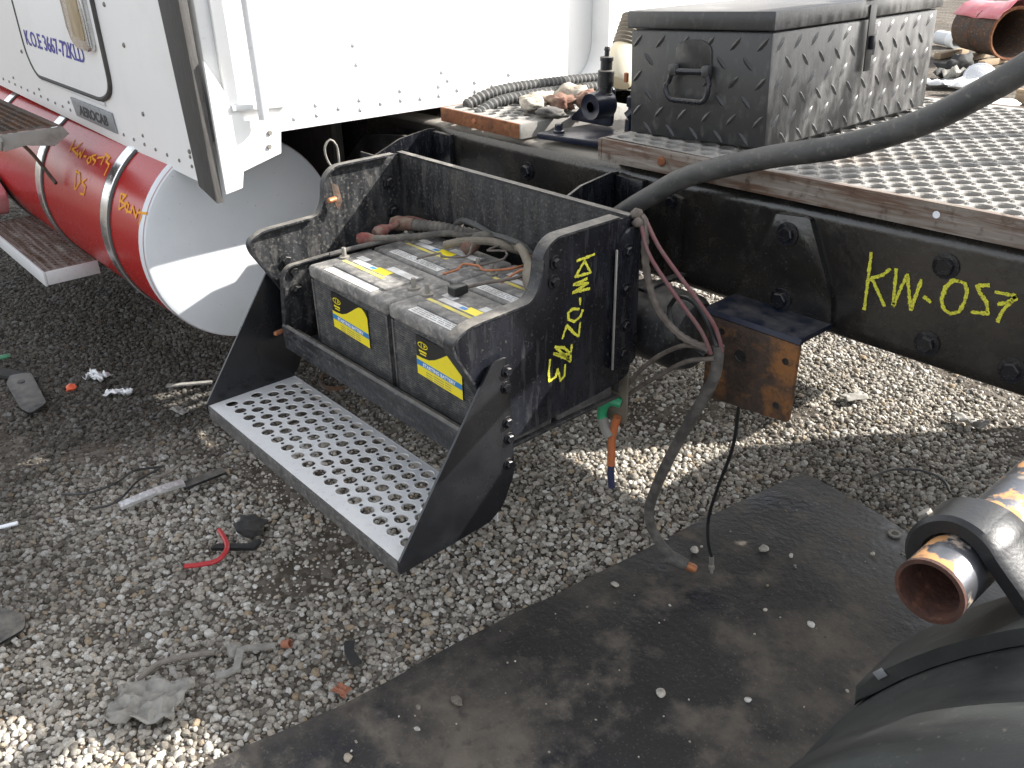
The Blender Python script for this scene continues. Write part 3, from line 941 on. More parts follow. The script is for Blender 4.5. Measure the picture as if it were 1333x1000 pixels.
# ------------------------------------------------------------------ frame rails
def rail(y, side, label, wy):
    """channel section, open towards the truck's middle; side = +1 when the middle is at +y"""
    t = thing('frame_rail', label, 'frame rail', (-.8, y, .70))
    zt0, zt1, zb = .962, .992, .716
    x0, x1 = -2.75, 1.6

    def zt(x):
        return zt0 + (zt1 - zt0) * (x + 2.3) / 2.0
    s = side
    prof = fillet([(0, 0), (0, 1), (.088, 1)], [0, .02, 0], 5, False)
    th = .009
    outer = [(.088, 0)] + fillet([(.0, 0), (0, 1)], 0, 1, False)
    # section points as (dy, fraction, dz)
    sec = []
    R = .034
    for a in np.linspace(-90, -180, 6):
        sec.append((R + R * math.cos(math.radians(a)), 0, R + R * math.sin(math.radians(a))))
    for a in np.linspace(180, 90, 6):
        sec.append((R + R * math.cos(math.radians(a)), 1, -R + R * math.sin(math.radians(a))))
    sec = [(.088, 0, 0)] + sec + [(.088, 1, 0)]
    inn = [(.088, 1, -th)] + [(th + .012, 1, -th - .0), (th, 1, -th - .012), (th, 0, th + .012), (th + .012, 0, th)] + [(.088, 0, th)]
    sec = sec + inn
    xs = np.linspace(x0, x1, 24)
    V, F = [], []
    for x in xs:
        for dy, f, dz in sec:
            V.append((x, y + s * dy, (zt(x) if f else zb) + dz))
    n = len(sec)
    for i in range(len(xs) - 1):
        for k in range(n):
            a, b = i * n + k, i * n + (k + 1) % n
            F.append((a, b, b + n, a + n) if s > 0 else (b, a, a + n, b + n))
    mesh('channel', V, F, 'rail_paint', t, True)
    return t


RY = 1.55
rl = rail(RY, 1, 'long black painted frame rail with KW-057 chalked on it', 0)
rf = rail(2.46, -1, 'black frame rail on the far side under the perforated deck', 0)
for x, z in ((-.613, .922), (-.617, .770), (-.465, .769), (-.30, .92), (-1.72, .90)):
    bolt(rl, (x, RY - .0005, z), (0, -1, 0), 'black_paint', .0165, .014)
chalk('chalk_writing', RAIL_CHALK, lambda a, b, up: (a, RY - up, b), .0058, 'chalk_yellow', rl, .35)['kind'] = 'stuff'
# stiffener angle standing off the web
prism('stiffener', fillet([(-1.235, .742), (-1.200, .738), (-1.194, .93), (-1.232, .935)], .008), 'y', RY - .016, RY - .001, 'rail_paint', rl, .004)
bolt(rl, (-1.222, RY - .0165, .92), (0, -1, 0), 'black_paint', .012, .010)
# crossmember between the two rails
cm = thing('crossmember', 'dark steel crossmember between the rails behind the cab', 'crossmember', (-2.0, 2.0, .74))
prism('web', fillet([(1.64, .735), (2.37, .735), (2.37, .92), (1.64, .92)], .02), 'x', -2.02, -2.01, 'black_worn', cm, .002)
box('flange', (-2.02, -1.95), (1.645, 2.365), (.921, .930), 'black_worn', cm, .002)
c2 = thing('crossmember', 'second steel crossmember between the rails, added to block sun under the valve bracket', 'crossmember', (-1.58, 2.0, .74))  # added to block sun falling through the open frame
prism('web', fillet([(1.64, .735), (2.37, .735), (2.37, .92), (1.64, .92)], .02), 'x', -1.60, -1.59, 'black_worn', c2, .002)
box('flange', (-1.60, -1.53), (1.645, 2.365), (.921, .930), 'black_worn', c2, .002)
gp = prism('gusset_plate', fillet([(-2.56, .80), (-2.43, .90), (-2.20, .93), (-2.13, .90), (-2.13, .72), (-2.45, .70)], .02), 'y', RY - .05, RY - .04, 'black_worn', None, .002)
tag(gp, 'dusty black gusset plate on the rail under the rear edge of the cab', 'gusset plate')

# spring hanger bracket with a rusted face plate
br = thing('mounting_bracket', 'black bracket bolted to the rail with a rusted square face plate', 'bracket', (-.92, 1.49, .55))
prism('web_plate', fillet([(-.962, .948), (-.884, .955), (-.812, .80), (-.806, .742), (-1.038, .742)], [.012, .012, .02, .004, .004]), 'y', RY - .011, RY - .0005, 'rail_paint', br, .004)
bm = bmesh.new()
sec = [(RY - .002, .752), (1.455, .752), (1.438, .749), (1.431, .740)]
secb = [(RY - .002, .741), (1.456, .741), (1.446, .740), (1.442, .738)]
A = [[bm.verts.new((x, a, b)) for a, b in sec + secb[::-1]] for x in (-1.036, -1.02, -.82, -.806)]
for p, q in zip(A, A[1:]):
    n = len(p)
    for k in range(n):
        bm.faces.new((p[k], p[(k + 1) % n], q[(k + 1) % n], q[k]))
bm.faces.new(A[0])
bm.faces.new(A[-1][::-1])
from_bm('shelf', bm, 'blue_black', br, True)
fp = prism('face_plate', fillet([(-1.022, .738), (-1.02, .548), (-.808, .566), (-.807, .738)], [.002, .006, .006, .002]), 'y', 1.430, 1.4415, 'rust_plate', br, .002)
for x, z in ((-.985, .712), (-.985, .648), (-.83, .697), (-.838, .595)):
    lathe('bolt_hole', [(.0065, 0), (.0075, .0012), (.0045, .0014), (.004, .0002), (0, .0002)], (x, 1.4298, z), (0, -1, 0), 'label_black', fp, 10)
lathe('centre_hole', [(.012, 0), (.014, .0016), (.011, .0018), (.010, .0002), (0, .0002)], (-.935, 1.4298, .672), (0, -1, 0), 'label_black', fp, 14)
for x, z in ((-.927, .912), (-.923, .772)):
    bolt(br, (x, RY - .0115, z), (0, -1, 0), 'black_paint', .0165, .014)

# ------------------------------------------------------------------ deck
dk = thing('deck_plate', 'dusty perforated metal deck plate with a rusty edge over the frame', 'deck plate', (-.4, 2.0, .99))
dp, dots = perf_plate('perforated_sheet', -1.415, 1.2, 1.520, 2.50, 1.036, 'dusty_metal', dk, .0475, .0335, .0148, .014, ((1.26, .0006), (1.10, -.0022), (.97, -.009), (.95, -.018)))
bm = bmesh.new()
for x, y in dots:
    if -1.2 < x < .4:
        bm_lathe(bm, [(.0052, 0), (.0030, .0032), (.0018, .0034), (0, .0028)], (x, y, 1.0361), (0, 0, 1), 6)
from_bm('grip_buttons', bm, 'dusty_metal', dk, True)['kind'] = 'stuff'
prism('edge_angle', [(-1.415, .984), (1.2, 1.012), (1.2, 1.052), (-.6, 1.041), (-1.05, 1.036), (-1.415, 1.0345)], 'y', 1.506, 1.5185, 'trim_rust', dk, .0015)
box('edge_angle_far', (-1.415, 1.2), (2.502, 2.515), (.985, 1.037), 'trim_rust', dk, .0015)
box('end_angle', (-1.427, -1.4165), (1.506, 2.515), (.985, 1.034), 'trim_rust', dk, .0015)
for x in (-1.235, -.63):
    lathe('rivet_head' if x < -1 else 'bolt_hole', [(.011, 0), (.011, .003), (.007, .006), (0, .006)] if x < -1 else [(.006, 0), (.0065, .001), (.0045, .0012), (.004, .0002), (0, .0002)], (x, 1.5058, 1.012 if x < -1 else 1.021), (0, -1, 0), 'rust' if x < -1 else 'print_white', dk, 12)

box('under_pan', (-1.41, 1.19), (1.522, 2.50), (1.008, 1.013), 'rust_dark', dk, .001)
for x in (-1.1, -.4, .3, 1.0):
    box('bearer', (x - .03, x + .03), (1.56, 2.45), (.9935, 1.0075), 'rust_dark', dk, .002)

# ------------------------------------------------------------------ tool box
tb = thing('tool_box', 'black painted diamond plate tool box standing across the deck', 'tool box', (-1.23, 1.95, 1.04))
TM = Matrix.Translation((-1.232, 1.605, 1.040)) @ Matrix.Rotation(math.radians(-2.6), 4, 'Y')
HX, BY, BZ = .186, .690, .228


def tbox(name, x, y, z, m, parent, bev=.003):
    return box(name, x, y, z, m, parent, bev, TM)


body = tbox('box_body', (-HX, HX), (0, BY), (.001, BZ), 'box_paint', tb, .006)
lid = tbox('lid', (-HX - .007, HX + .008), (-.007, BY + .007), (BZ + .003, BZ + .040), 'box_paint', tb, .005)
def bar_shape(bm):
    mtx = Matrix.Identity(4)
    L_, W_, H_ = .019, .0052, .0028
    ring = [(-L_, 0, 0), (-L_ * .45, -W_, 0), (L_ * .45, -W_, 0), (L_, 0, 0), (L_ * .45, W_, 0), (-L_ * .45, W_, 0)]
    rv = [bm.verts.new(mtx @ Vector(p)) for p in ring]
    t0 = bm.verts.new(mtx @ Vector((-L_ * .5, 0, H_)))
    t1 = bm.verts.new(mtx @ Vector((L_ * .5, 0, H_)))
    for f in ((rv[0], rv[1], t0), (rv[1], rv[2], t1, t0), (rv[2], rv[3], t1), (rv[3], rv[4], t1), (rv[4], rv[5], t0, t1), (rv[5], rv[0], t0)):
        bm.faces.new(f)


for k in range(6):
    z = .205 - k * .0375
    for c in range(6):
        x = -.165 + c * .066 + (.033 if k % 2 else 0) + k * .0
        if abs(x) < .168 and not (k in (1, 2, 3) and -.10 < x < .02):
            piece('tread_bar', 'tread_bar', bar_shape, body, TM @ frame((x, -.0002, z), (1, 0, 1 if k % 2 == 0 else -1), (-1 if k % 2 == 0 else 1, 0, 1)), 'box_paint')
    for c in range(11):
        y = .03 + c * .062 + (.031 if k % 2 else 0)
        if y < BY - .02 and not (k < 3 and .31 < y < .40):
            piece('tread_bar', 'tread_bar', bar_shape, body, TM @ frame((HX + .0002, y, z), (0, 1, 1 if k % 2 == 0 else -1), (0, -1 if k % 2 == 0 else 1, 1)), 'box_paint')
# drop handle on the end
pt = lambda x, y, z: TM @ Vector((x, y, z))
hx = -.005
bmh = bmesh.new()
bm_prism(bmh, fillet([(hx - .047, .200), (hx - .052, .142), (hx + .048, .142), (hx + .046, .200), (hx + .02, .212), (hx - .02, .212)], .012), 'y', -.004, -.0006, .001)
bmesh.ops.transform(bmh, matrix=TM, verts=bmh.verts)
handle = from_bm('carry_handle', bmh, 'box_paint', tb, True)
tube('grip_bar', [pt(hx - .046, -.013, .148), pt(hx, -.013, .148), pt(hx + .046, -.013, .150)], .0065, 'black_paint', handle, 10)
loop = fillet([(hx - .046, .148), (hx - .062, .112), (hx - .048, .088), (hx + .046, .088), (hx + .058, .112), (hx + .046, .148)], .016, 5, False)
tube('bail', [pt(a, -.015 - .006 * (1 if b < .12 else 0), b) for a, b in loop], .0058, 'black_paint', handle, 10, raw=True)
for s in (-1, 1):
    bmh = bmesh.new()
    bm_box(bmh, hx + s * .044 - .009, hx + s * .044 + .009, -.022, -.004, .138, .162, .004, 2, TM)
    from_bm('ear', bmh, 'box_paint', handle, True)
# hasp on the long side
hs = tbox('hasp_strap', (HX + .0095, HX + .0125), (.345, .372), (.120, BZ + .030), 'label_black', tb, .001)
tbox('hasp_loop', (HX + .013, HX + .024), (.352, .364), (.165, .195), 'black_paint', hs, .003)
tbox('hasp_hinge', (HX - .004, HX + .0185), (.340, .376), (BZ + .041, BZ + .046), 'label_black', hs, .001)
tbox('latch_plate', (HX + .0008, HX + .005), (.378, .398), (.150, .215), 'black_paint', hs, .001)

# ------------------------------------------------------------------ battery box with its step
bb = thing('battery_box', 'black steel battery box with a perforated step, hung from the frame rail', 'battery box', (-1.53, .95, .42))
XL, XR = -1.93, -1.13
pr = [(1.258, .958), (1.085, .957), (1.056, .935), (1.047, .875), (1.025, .845), (.872, .840), (.838, .822), (.842, .798), (.893, .712), (.955, .60), (.985, .575), (1.235, .588), (1.31, .60), (1.325, .90), (1.30, .955)]
rr = [.0, .03, .03, .02, .03, .02, .018, .02, .02, .04, .03, .03, .02, .02, .02]
profp = fillet(pr, rr, 5)
rimp = fillet(pr[:10], rr[:10], 6, False)


def rim(name, path, xa, xb, th, m, parent):
    V, F = [], []
    n = len(path)
    P = [Vector((a, b)) for a, b in path]
    for i, p in enumerate(P):
        t = (P[min(i + 1, n - 1)] - P[max(i - 1, 0)]).normalized()
        nr = Vector((t.y, -t.x))
        q = p + nr * th
        for x in (xa, xb):
            V += [(x, p.x, p.y), (x, q.x, q.y)]
    for i in range(n - 1):
        a, b = i * 4, i * 4 + 4
        F += [(a, a + 2, b + 2, b), (a + 1, b + 1, b + 3, a + 3), (a, b, b + 1, a + 1), (a + 2, a + 3, b + 3, b + 2)]
    F += [(0, 1, 3, 2), (4 * n - 4, 4 * n - 2, 4 * n - 1, 4 * n - 3)]
    bm = bmesh.new()
    vs = [bm.verts.new(v) for v in V]
    for f in F:
        bm.faces.new([vs[k] for k in f])
    return from_bm(name, bm, m, parent, True)


for x, s in ((XL, 1), (XR, -1)):
    a, b = (x, x + .005) if s > 0 else (x - .005, x)
    sd = prism('side_plate', profp, 'x', a, b, 'black_tray' if s > 0 else 'black_paint', bb, .0012)
    r0, r1 = (x + .0055, x + .026) if s > 0 else (x - .026, x + .0028)
    rim('side_rim', [(p[0], p[1] + .0006) for p in rimp], r0, r1, .0045, 'black_scuffed', sd)
chalk('chalk_writing', PLATE_CHALK, lambda a, b, up: (XR + .0003 + up, a, b), .0052, 'chalk_yellow', bb, .3)['kind'] = 'stuff'
# back plate with a grommeted cable slot
bp_ = [(XL + .006, .956), (XL + .006, .56), (-1.70, .56), (-1.70, .79), (-1.694, .815), (-1.660, .836), (-1.60, .834), (-1.55, .826), (-1.49, .828), (-1.43, .822), (-1.402, .80), (-1.398, .78), (-1.398, .56), (XR - .006, .56), (XR - .006, .956)]
bk = prism('back_plate', bp_, 'y', 1.284, 1.289, 'black_tray', bb, .001)
tube('grommet', [(x, 1.282, z) for x, z in bp_[3:12]], .0075, 'hose_rubber', bk, 8, .012)
prism('back_rim', [(1.283, .9565), (1.300, .9565), (1.300, .9605), (1.283, .9605)], 'x', XL, XR, 'black_scuffed', bk, .001)
tf = box('tray_floor', (-1.885, XR - .006), (.894, 1.283), (.548, .556), 'black_tray', bb, .001)
fr = prism('front_lip', fillet([(.880, .545), (.892, .538), (.915, .5455), (.915, .5475), (.893, .5475), (.892, .606), (.884, .612), (.878, .606)], .002), 'x', -1.888, XR - .006, 'black_scuffed', bb, 0)
box('inner_ledge', (-1.884, XR - .007), (.893, .918), (.5565, .588), 'black_scuffed', bb, .004)
tl = prism('tub_side', fillet([(.884, .612), (.895, .735), (.912, .752), (1.02, .755), (1.28, .755), (1.28, .55), (.905, .546), (.886, .565)], .012), 'x', -1.892, -1.887, 'black_tray', bb, .001)
rim('tub_rim', fillet([(1.28, .7555), (1.02, .7555), (.912, .7525), (.8945, .735), (.8835, .612)], .014, 5, False), -1.8865, -1.870, .004, 'black_scuffed', tl)
for p in ((-1.8925, .928, .735), (-1.8865, .93, .688)):
    bolt(bb, p, (1, 0, 0), 'black_worn', .012, .016)
lathe('clip_stud', [(0, 0), (.006, 0), (.006, .022), (.004, .024), (0, .024)], (-1.9035, .884, .585), (.2, -1, 0), 'copper', bb, 10)
# folded corner angle on the outside, and bolts
ca = prism('corner_angle', fillet([(1.246, .632), (1.250, .90), (1.275, .935), (1.315, .935), (1.318, .632)], .008), 'x', XR + .0006, XR + .0085, 'black_paint', bb, .004)
box('edge_highlight', (XR + .0055, XR + .0098), (1.2445, 1.2485), (.635, .90), 'dusty_metal', ca, .001)  # pale strip painting in the bright highlight along the crease
for y, z in ((1.278, .890), (1.276, .808), (1.28, .727), (1.275, .664)):
    bolt(bb, (XR + .009, y, z), (1, 0, 0), 'black_paint', .0105, .008)
for y, z in ((1.085, .912), (1.081, .875)):
    bolt(bb, (XR + .0003, y, z), (1, 0, 0), 'black_paint', .0095, .010)
for y, z in ((1.25, .887), (1.254, .809), (.932, .752)):
    bolt(bb, (XL + .0055, y, z), (1, 0, 0), 'black_worn', .013, .010)
# rusted catch on the left plate
prism('catch_plate', fillet([(1.066, .925), (1.085, .915), (1.092, .875), (1.080, .852), (1.072, .868)], .004), 'x', XL + .0265, XL + .030, 'rust_dark', bb, .001)
lathe('catch_pin', [(0, 0), (.007, 0), (.007, .022), (.005, .024), (0, .024)], (XL + .028, 1.074, .883), (.25, -1, 0), 'copper', bb, 10)
# step: side plates, tread, front edge
spf = fillet([(.676, .408), (.676, .434), (.912, .764), (.952, .768), (.962, .508), (.928, .440), (.893, .420)], [.004, .004, .008, .012, .02, .02, .006], 4)
for x in (-1.9515, -1.1205):
    q = prism('step_side', spf, 'x', x, x + .0055, 'step_black', bb, .0008)
for y, z in ((.947, .738), (.944, .705), (.946, .629), (.949, .592), (.946, .535)):
    bolt(bb, (-1.1148, y, z), (1, 0, 0), 'black_paint', .0088, .008)
td, tdots = perf_plate('step_tread', -1.9455, -1.1212, .682, .918, .431, 'aluminium', bb, .0472, .0335, .0149, .030, ((1.10, 0), (1.05, .0007), (1.0, .0003), (.99, -.0025)))
bm = bmesh.new()
for x, y in tdots:
    if x < -1.14:
        bm_lathe(bm, [(.0042, 0), (.0038, .0007), (.0022, .0008), (.0020, .0002), (0, .0002)], (x, y, .4311), (0, 0, 1), 8)
from_bm('pin_holes', bm, 'label_black', td, True)['kind'] = 'stuff'
box('step_front', (-1.9455, -1.1212), (.678, .6815), (.396, .4315), 'battery_case', bb, .001)
box('step_rear', (-1.9455, -1.1212), (.9185, .9215), (.405, .4312), 'aluminium', bb, .001)
# hanger stubs to the rail, and a hanging tab below
for xa, xb in ((-2.12, -2.03), (-1.40, -1.31)):
    hsb = prism('hanger_stub', fillet([(1.30, .86), (RY - .002, .85), (RY - .002, .955), (RY - .03, .958), (1.42, .945), (1.30, .90)], .006), 'x', xa, xa + .007, 'black_paint', bb, .002)
    box('hanger_web', (xa + .008, xb), (RY - .018, RY - .0015), (.855, .95), 'black_paint', hsb, .002)
box('hanger_foot', (-2.12, -1.92), (1.2895, 1.2965), (.62, .93), 'black_worn', bb, .002)
box('slot_shade_plate', (-1.78, -1.34), (1.375, 1.379), (.56, .875), 'black_worn', bb, .001)  # dark plate added behind the cable slot so it looks shaded
box('hanging_tab', (-1.222, -1.142), (1.320, 1.326), (.462, .64), 'tape_beige', bb, .002)
wl = tube('wire_loop', [(-1.952, 1.112, .93), (-1.955, 1.093, .97), (-1.955, 1.092, 1.0), (-1.95, 1.106, 1.015), (-1.948, 1.120, 1.0), (-1.95, 1.124, .97), (-1.95, 1.122, .935)], .0028, 'lead', None, 6, .01)
tag(wl, 'thin loop of bare wire standing at the corner of the battery box', 'wire')

# ------------------------------------------------------------------ batteries
bt = thing('battery', 'front battery at the tank end, yellow label on its ribbed face', 'battery', (-1.632, 1.01, .5565), 'batteries in the steel box')
BX0, BX1, BY0, BY1 = -1.796, -1.469, .921, 1.096
bm = bmesh.new()
bm_box(bm, BX0 + .006, BX1 - .006, BY0 + .006, BY1 - .006, .5565, .745, .004)
for k in range(30):
    z = .582 + k * .0054
    bm_prism(bm, [(BY0 + .0068, z), (BY0 + .0032, z + .0011), (BY0 + .0032, z + .0024), (BY0 + .0068, z + .0036)], 'x', BX0 + .012, BX1 - .012)
case = from_bm('case', bm, 'battery_case', bt, True)
for xa in (BX0 + .0055, BX1 - .0115):
    box('corner_rib', (xa, xa + .006), (BY0 + .002, BY0 + .0058), (.565, .744), 'battery_case', case, .001)
lidb = bmesh.new()
bm_box(lidb, BX0, BX1, BY0, BY1, .7455, .778, .009, 3)
bm_box(lidb, BX0 + .055, BX1 - .055, BY0 + .035, BY1 - .035, .7745, .7835, .003)
lidp = from_bm('lid', lidb, 'battery_lid', bt, True)
for x in (BX0 + .022, BX1 - .022):
    tp = lathe('terminal', [(0, 0), (.013, 0), (.013, .006), (.0055, .007), (.0055, .026), (.0045, .0275), (0, .0275)], (x, BY0 + .088, .7765), (0, 0, 1), 'lead', bt, 14)
LX, LZ = -1.702, .738
lab = prism('front_label', [(LX, LZ), (LX + .150, LZ - .004), (LX + .150, LZ - .094), (LX, LZ - .088)], 'y', BY0 + .0012, BY0 + .003, 'label_black', bt)
yl = [(LX, LZ - .088), (LX, LZ - .047)] + [(LX + .150 * u, LZ + dz) for u, dz in ((.12, -.0475), (.28, -.045), (.42, -.037), (.55, -.026), (.68, -.014), (.78, -.006), (.86, -.0045), (.93, -.010), (1.0, -.022))] + [(LX + .150, LZ - .094)]
prism('yellow_field', yl, 'y', BY0 + .0004, BY0 + .0011, 'label_yellow', lab)
prism('blue_band', [(LX, LZ - .066), (LX + .150, LZ - .072), (LX + .150, LZ - .060), (LX, LZ - .054)], 'y', BY0 - .0003, BY0 + .0003, 'label_blue', lab)
tx = text_mesh('label_lettering', 'STARTING BATTERY', frame((LX + .022, BY0 - .0007, LZ - .0645), (1, 0, -.04), (0, 0, 1)), 'print_white', lab, .0105, .0002, 1.12, .0003)
# roundel and the small print under it
bm = bmesh.new()
for rx, rz, w in ((.017, .0075, .0022), (.006, .0085, .0020)):
    for k in range(24):
        a0, a1 = 2 * math.pi * k / 24, 2 * math.pi * (k + 1) / 24
        vs = [bm.verts.new((LX + .024 + math.cos(a) * (rx + d), BY0 + .0003, LZ - .018 + math.sin(a) * (rz + d))) for a, d in ((a0, 0), (a1, 0), (a1, -w), (a0, -w))]
        bm.faces.new(vs)
for a, b, c, d in ((.010, .036, -.034, -.030), (.013, .034, -.0395, -.0365), (.028, .034, -.019, -.016)):
    bm.faces.new([bm.verts.new(p) for p in ((LX + a, BY0 + .0002, LZ + c), (LX + b, BY0 + .0002, LZ + c), (LX + b, BY0 + .0002, LZ + d), (LX + a, BY0 + .0002, LZ + d))])
from_bm('roundel', bm, 'label_yellow', lab)
bm = bmesh.new()
for k in range(3):
    z = LZ - .0745 - k * .0055
    x = LX + .030
    for w in (.022, .034, .020):
        bm.faces.new([bm.verts.new(p) for p in ((x, BY0 + .0001, z), (x + w, BY0 + .0001, z - .0014), (x + w, BY0 + .0001, z - .0028), (x, BY0 + .0001, z - .0014))])
        x += w + .004
from_bm('small_print', bm, 'label_ink', lab)


def top_sheet(name, x0, x1, y0, y1, z, m, parent):
    return mesh(name, [(x0, y0, z), (x1, y0, z), (x1, y1, z), (x0, y1, z)], [(0, 1, 2, 3)], m, parent)


zt = .7790
wl2 = box('warning_label', (BX0 + .060, BX1 - .075), (BY0 + .010, BY0 + .062), (.7785, .7792), 'label_white', lidp, 0, None, False)
bm = bmesh.new()
for k in range(7):
    y = BY0 + .015 + k * .0064
    x = BX0 + .066
    while x < BX1 - .09:
        w = random.uniform(.008, .028)
        bm.faces.new([bm.verts.new(p) for p in ((x, y, .7795), (min(x + w, BX1 - .08), y, .7795), (min(x + w, BX1 - .08), y + .0022, .7795), (x, y + .0022, .7795))])
        x += w + .004
from_bm('warning_print', bm, 'label_ink', wl2)
for ya, yb, m, xa, xb in ((.064, .074, 'label_yellow_dusty', .05, .215), (.080, .098, 'label_white', .07, .15), (.080, .104, 'label_yellow', .15, .205), (.106, .128, 'label_white', .17, .27), (.100, .118, 'label_white', .055, .095)):
    top_sheet('lid_sticker', BX0 + xa, BX0 + xb, BY0 + ya, BY0 + yb, .7843 if .04 < ya < .135 else .779, m, lidp)
top_sheet('lid_sticker', BX0 + .135, BX0 + .155, BY0 + .084, BY0 + .094, .7847, 'label_blue', lidp)


def children(o):
    return [c for c in bpy.data.objects if c.parent == o]


def copy_tree(o, parent=None):
    c = o.copy()
    COL.objects.link(c)
    if parent is not None:
        c.parent = parent
        c.matrix_parent_inverse = o.matrix_parent_inverse.copy()
    for ch in children(o):
        copy_tree(ch, c)
    return c


for dx, dy, lb in ((.332, 0, 'front battery nearest the chalked side plate, yellow label on its ribbed face'), (0, .180, 'rear battery at the tank end, half under cables'), (.332, .180, 'rear battery nearest the chalked plate, tangled cables over it')):
    c = copy_tree(bt)
    c.location.x += dx
    c.location.y += dy
    c['label'] = lb

# ------------------------------------------------------------------ battery cables
def cable(label, pts, r, m, corr=False, seg=10, boot=None, boot2=None, cat='cable', name='battery_cable'):
    root = thing(name, label, cat, pts[0])
    P = spline(pts, .006 if corr else .014)
    bm = bmesh.new()
    bm_tube(bm, P, corrugated(r, r * .09, 2) if corr else r, seg)
    from_bm('sleeve', bm, m, root, True)
    for bt_, end in ((boot, 0), (boot2, -1)):
        if bt_:
            mm, br_, ln = bt_
            p = P[end]
            d = (P[0] - P[3]).normalized() if end == 0 else (P[-1] - P[-4]).normalized()
            lathe('terminal_boot', [(r * 1.05, -ln * .9), (br_, -ln * .35), (br_ * 1.08, ln * .2), (br_ * .75, ln * .55), (0, ln * .6)], p, d, mm, root, 14)
    return root


ZB = .80
cable('ribbed battery cable with a red boot along the back row', [(-1.795, 1.080, ZB + .004), (-1.76, 1.12, ZB + .004), (-1.72, 1.19, ZB + .003), (-1.68, 1.25, ZB + .006), (-1.64, 1.285, ZB), (-1.62, 1.34, ZB)], .0085, 'loom_dusty', True, 10, ('boot_red', .015, .03))
cable('thick ribbed battery cable with a brown boot by the back plate', [(-1.815, 1.200, ZB + .012), (-1.77, 1.225, ZB + .012), (-1.72, 1.25, ZB + .012), (-1.68, 1.272, ZB + .008), (-1.65, 1.30, ZB), (-1.63, 1.38, ZB - .02)], .0145, 'loom_dusty', True, 12, ('boot_brown', .018, .042))
cable('short cable with a rust brown boot standing near the slot', [(-1.575, 1.232, ZB + .002), (-1.565, 1.25, ZB + .024), (-1.55, 1.272, ZB + .022), (-1.54, 1.30, ZB + .006), (-1.53, 1.38, ZB - .03)], .0115, 'loom_dusty', False, 12, ('boot_brown', .018, .034))
cable('beige taped cable with a fat taped end at the right', [(-1.300, 1.185, ZB + .003), (-1.335, 1.205, ZB + .02), (-1.385, 1.235, ZB + .032), (-1.425, 1.258, ZB + .030), (-1.45, 1.285, ZB + .008), (-1.46, 1.37, ZB - .03)], .0098, 'tape_beige', True, 12, ('tape_beige', .022, .056))
cable('dusty taped cable crossing to the slot beside the brown boot', [(-1.63, 1.200, ZB), (-1.585, 1.225, ZB + .014), (-1.52, 1.26, ZB + .02), (-1.48, 1.29, ZB + .004), (-1.47, 1.38, ZB - .03)], .0095, 'tape_beige', False, 10)
cable('thin black wire with a square plug lying on the right front battery', [(-1.385, 1.062, ZB - .004), (-1.355, 1.10, ZB + .006), (-1.325, 1.165, ZB + .01), (-1.33, 1.22, ZB + .018), (-1.42, 1.262, ZB + .012)], .0038, 'wire_dusty', False, 6, None, None, 'wire', 'plug_wire')
pg = [o for o in bpy.data.objects if o.name.startswith('plug_wire')][0]
box('plug', (-1.400, -1.374), (1.030, 1.068), (.7855, .806), 'plastic_black', pg, .004)
cable('thin earth wire curled over the middle of the batteries', [(-1.50, 1.095, ZB - .012), (-1.475, 1.12, ZB), (-1.485, 1.14, ZB + .004), (-1.46, 1.165, ZB), (-1.42, 1.15, ZB + .004), (-1.38, 1.19, ZB + .008), (-1.37, 1.25, ZB + .01)], .0028, 'copper', False, 6, None, None, 'wire', 'earth_wire')
cable('flat grey hold-down strap along the edge of the front battery', [(-1.80, .985, ZB - .014), (-1.785, 1.05, ZB - .008), (-1.77, 1.10, ZB - .004), (-1.755, 1.15, ZB - .004)], .006, 'cable_grey', False, 8, None, None, 'strap', 'hold_down_strap')
cable('red and black cable with a faded red sleeve at the back corner', [(-1.80, 1.13, ZB + .01), (-1.80, 1.17, ZB + .016), (-1.815, 1.225, ZB + .018), (-1.79, 1.262, ZB + .006), (-1.70, 1.275, ZB)], .0085, 'boot_red', False, 10, ('boot_red', .015, .03))

for k, (pts, m_, lb) in enumerate((
        ([(-1.62, 1.11, ZB - .01), (-1.58, 1.15, ZB + .004), (-1.55, 1.13, ZB + .008), (-1.52, 1.18, ZB + .004), (-1.56, 1.23, ZB + .01), (-1.55, 1.27, ZB + .012)], 'wire_dusty', 'thin dusty wire looped over the middle of the rear batteries'),
        ([(-1.46, 1.17, ZB), (-1.43, 1.215, ZB + .012), (-1.455, 1.24, ZB + .018), (-1.50, 1.225, ZB + .012), (-1.50, 1.27, ZB + .016)], 'wire_dusty', 'thin dusty wire curled below the cable slot'),
        ([(-1.36, 1.145, ZB - .008), (-1.34, 1.18, ZB + .016), (-1.315, 1.225, ZB + .026), (-1.35, 1.255, ZB + .02), (-1.41, 1.27, ZB + .012)], 'copper', 'bare reddish wire beside the fat taped end'))):
    cable(lb, pts, .0026, m_, False, 6, None, None, 'wire', 'loose_wire')

# ------------------------------------------------------------------ big air hose
hose = tube('air_hose', [(-1.40, 1.45, .80), (-1.31, 1.455, .885), (-1.205, 1.455, .958), (-1.11, 1.450, 1.014), (-.936, 1.45, 1.078), (-.786, 1.45, 1.122), (-.66, 1.45, 1.178), (-.585, 1.45, 1.228), (-.526, 1.455, 1.274), (-.47, 1.50, 1.335), (-.43, 1.66, 1.44), (-.40, 1.95, 1.58), (-.42, 2.25, 1.70), (-.45, 2.45, 1.845), (-.45, 2.60, 1.962), (-.45, 2.78, 2.10), (-.34, 2.98, 2.20), (-.12, 3.08, 1.9), (-.04, 3.08, 1.10)], .0215, 'hose_rubber', None, 20, .03)
tag(hose, 'thick black rubber hose arching from behind the battery box over the deck', 'hose')

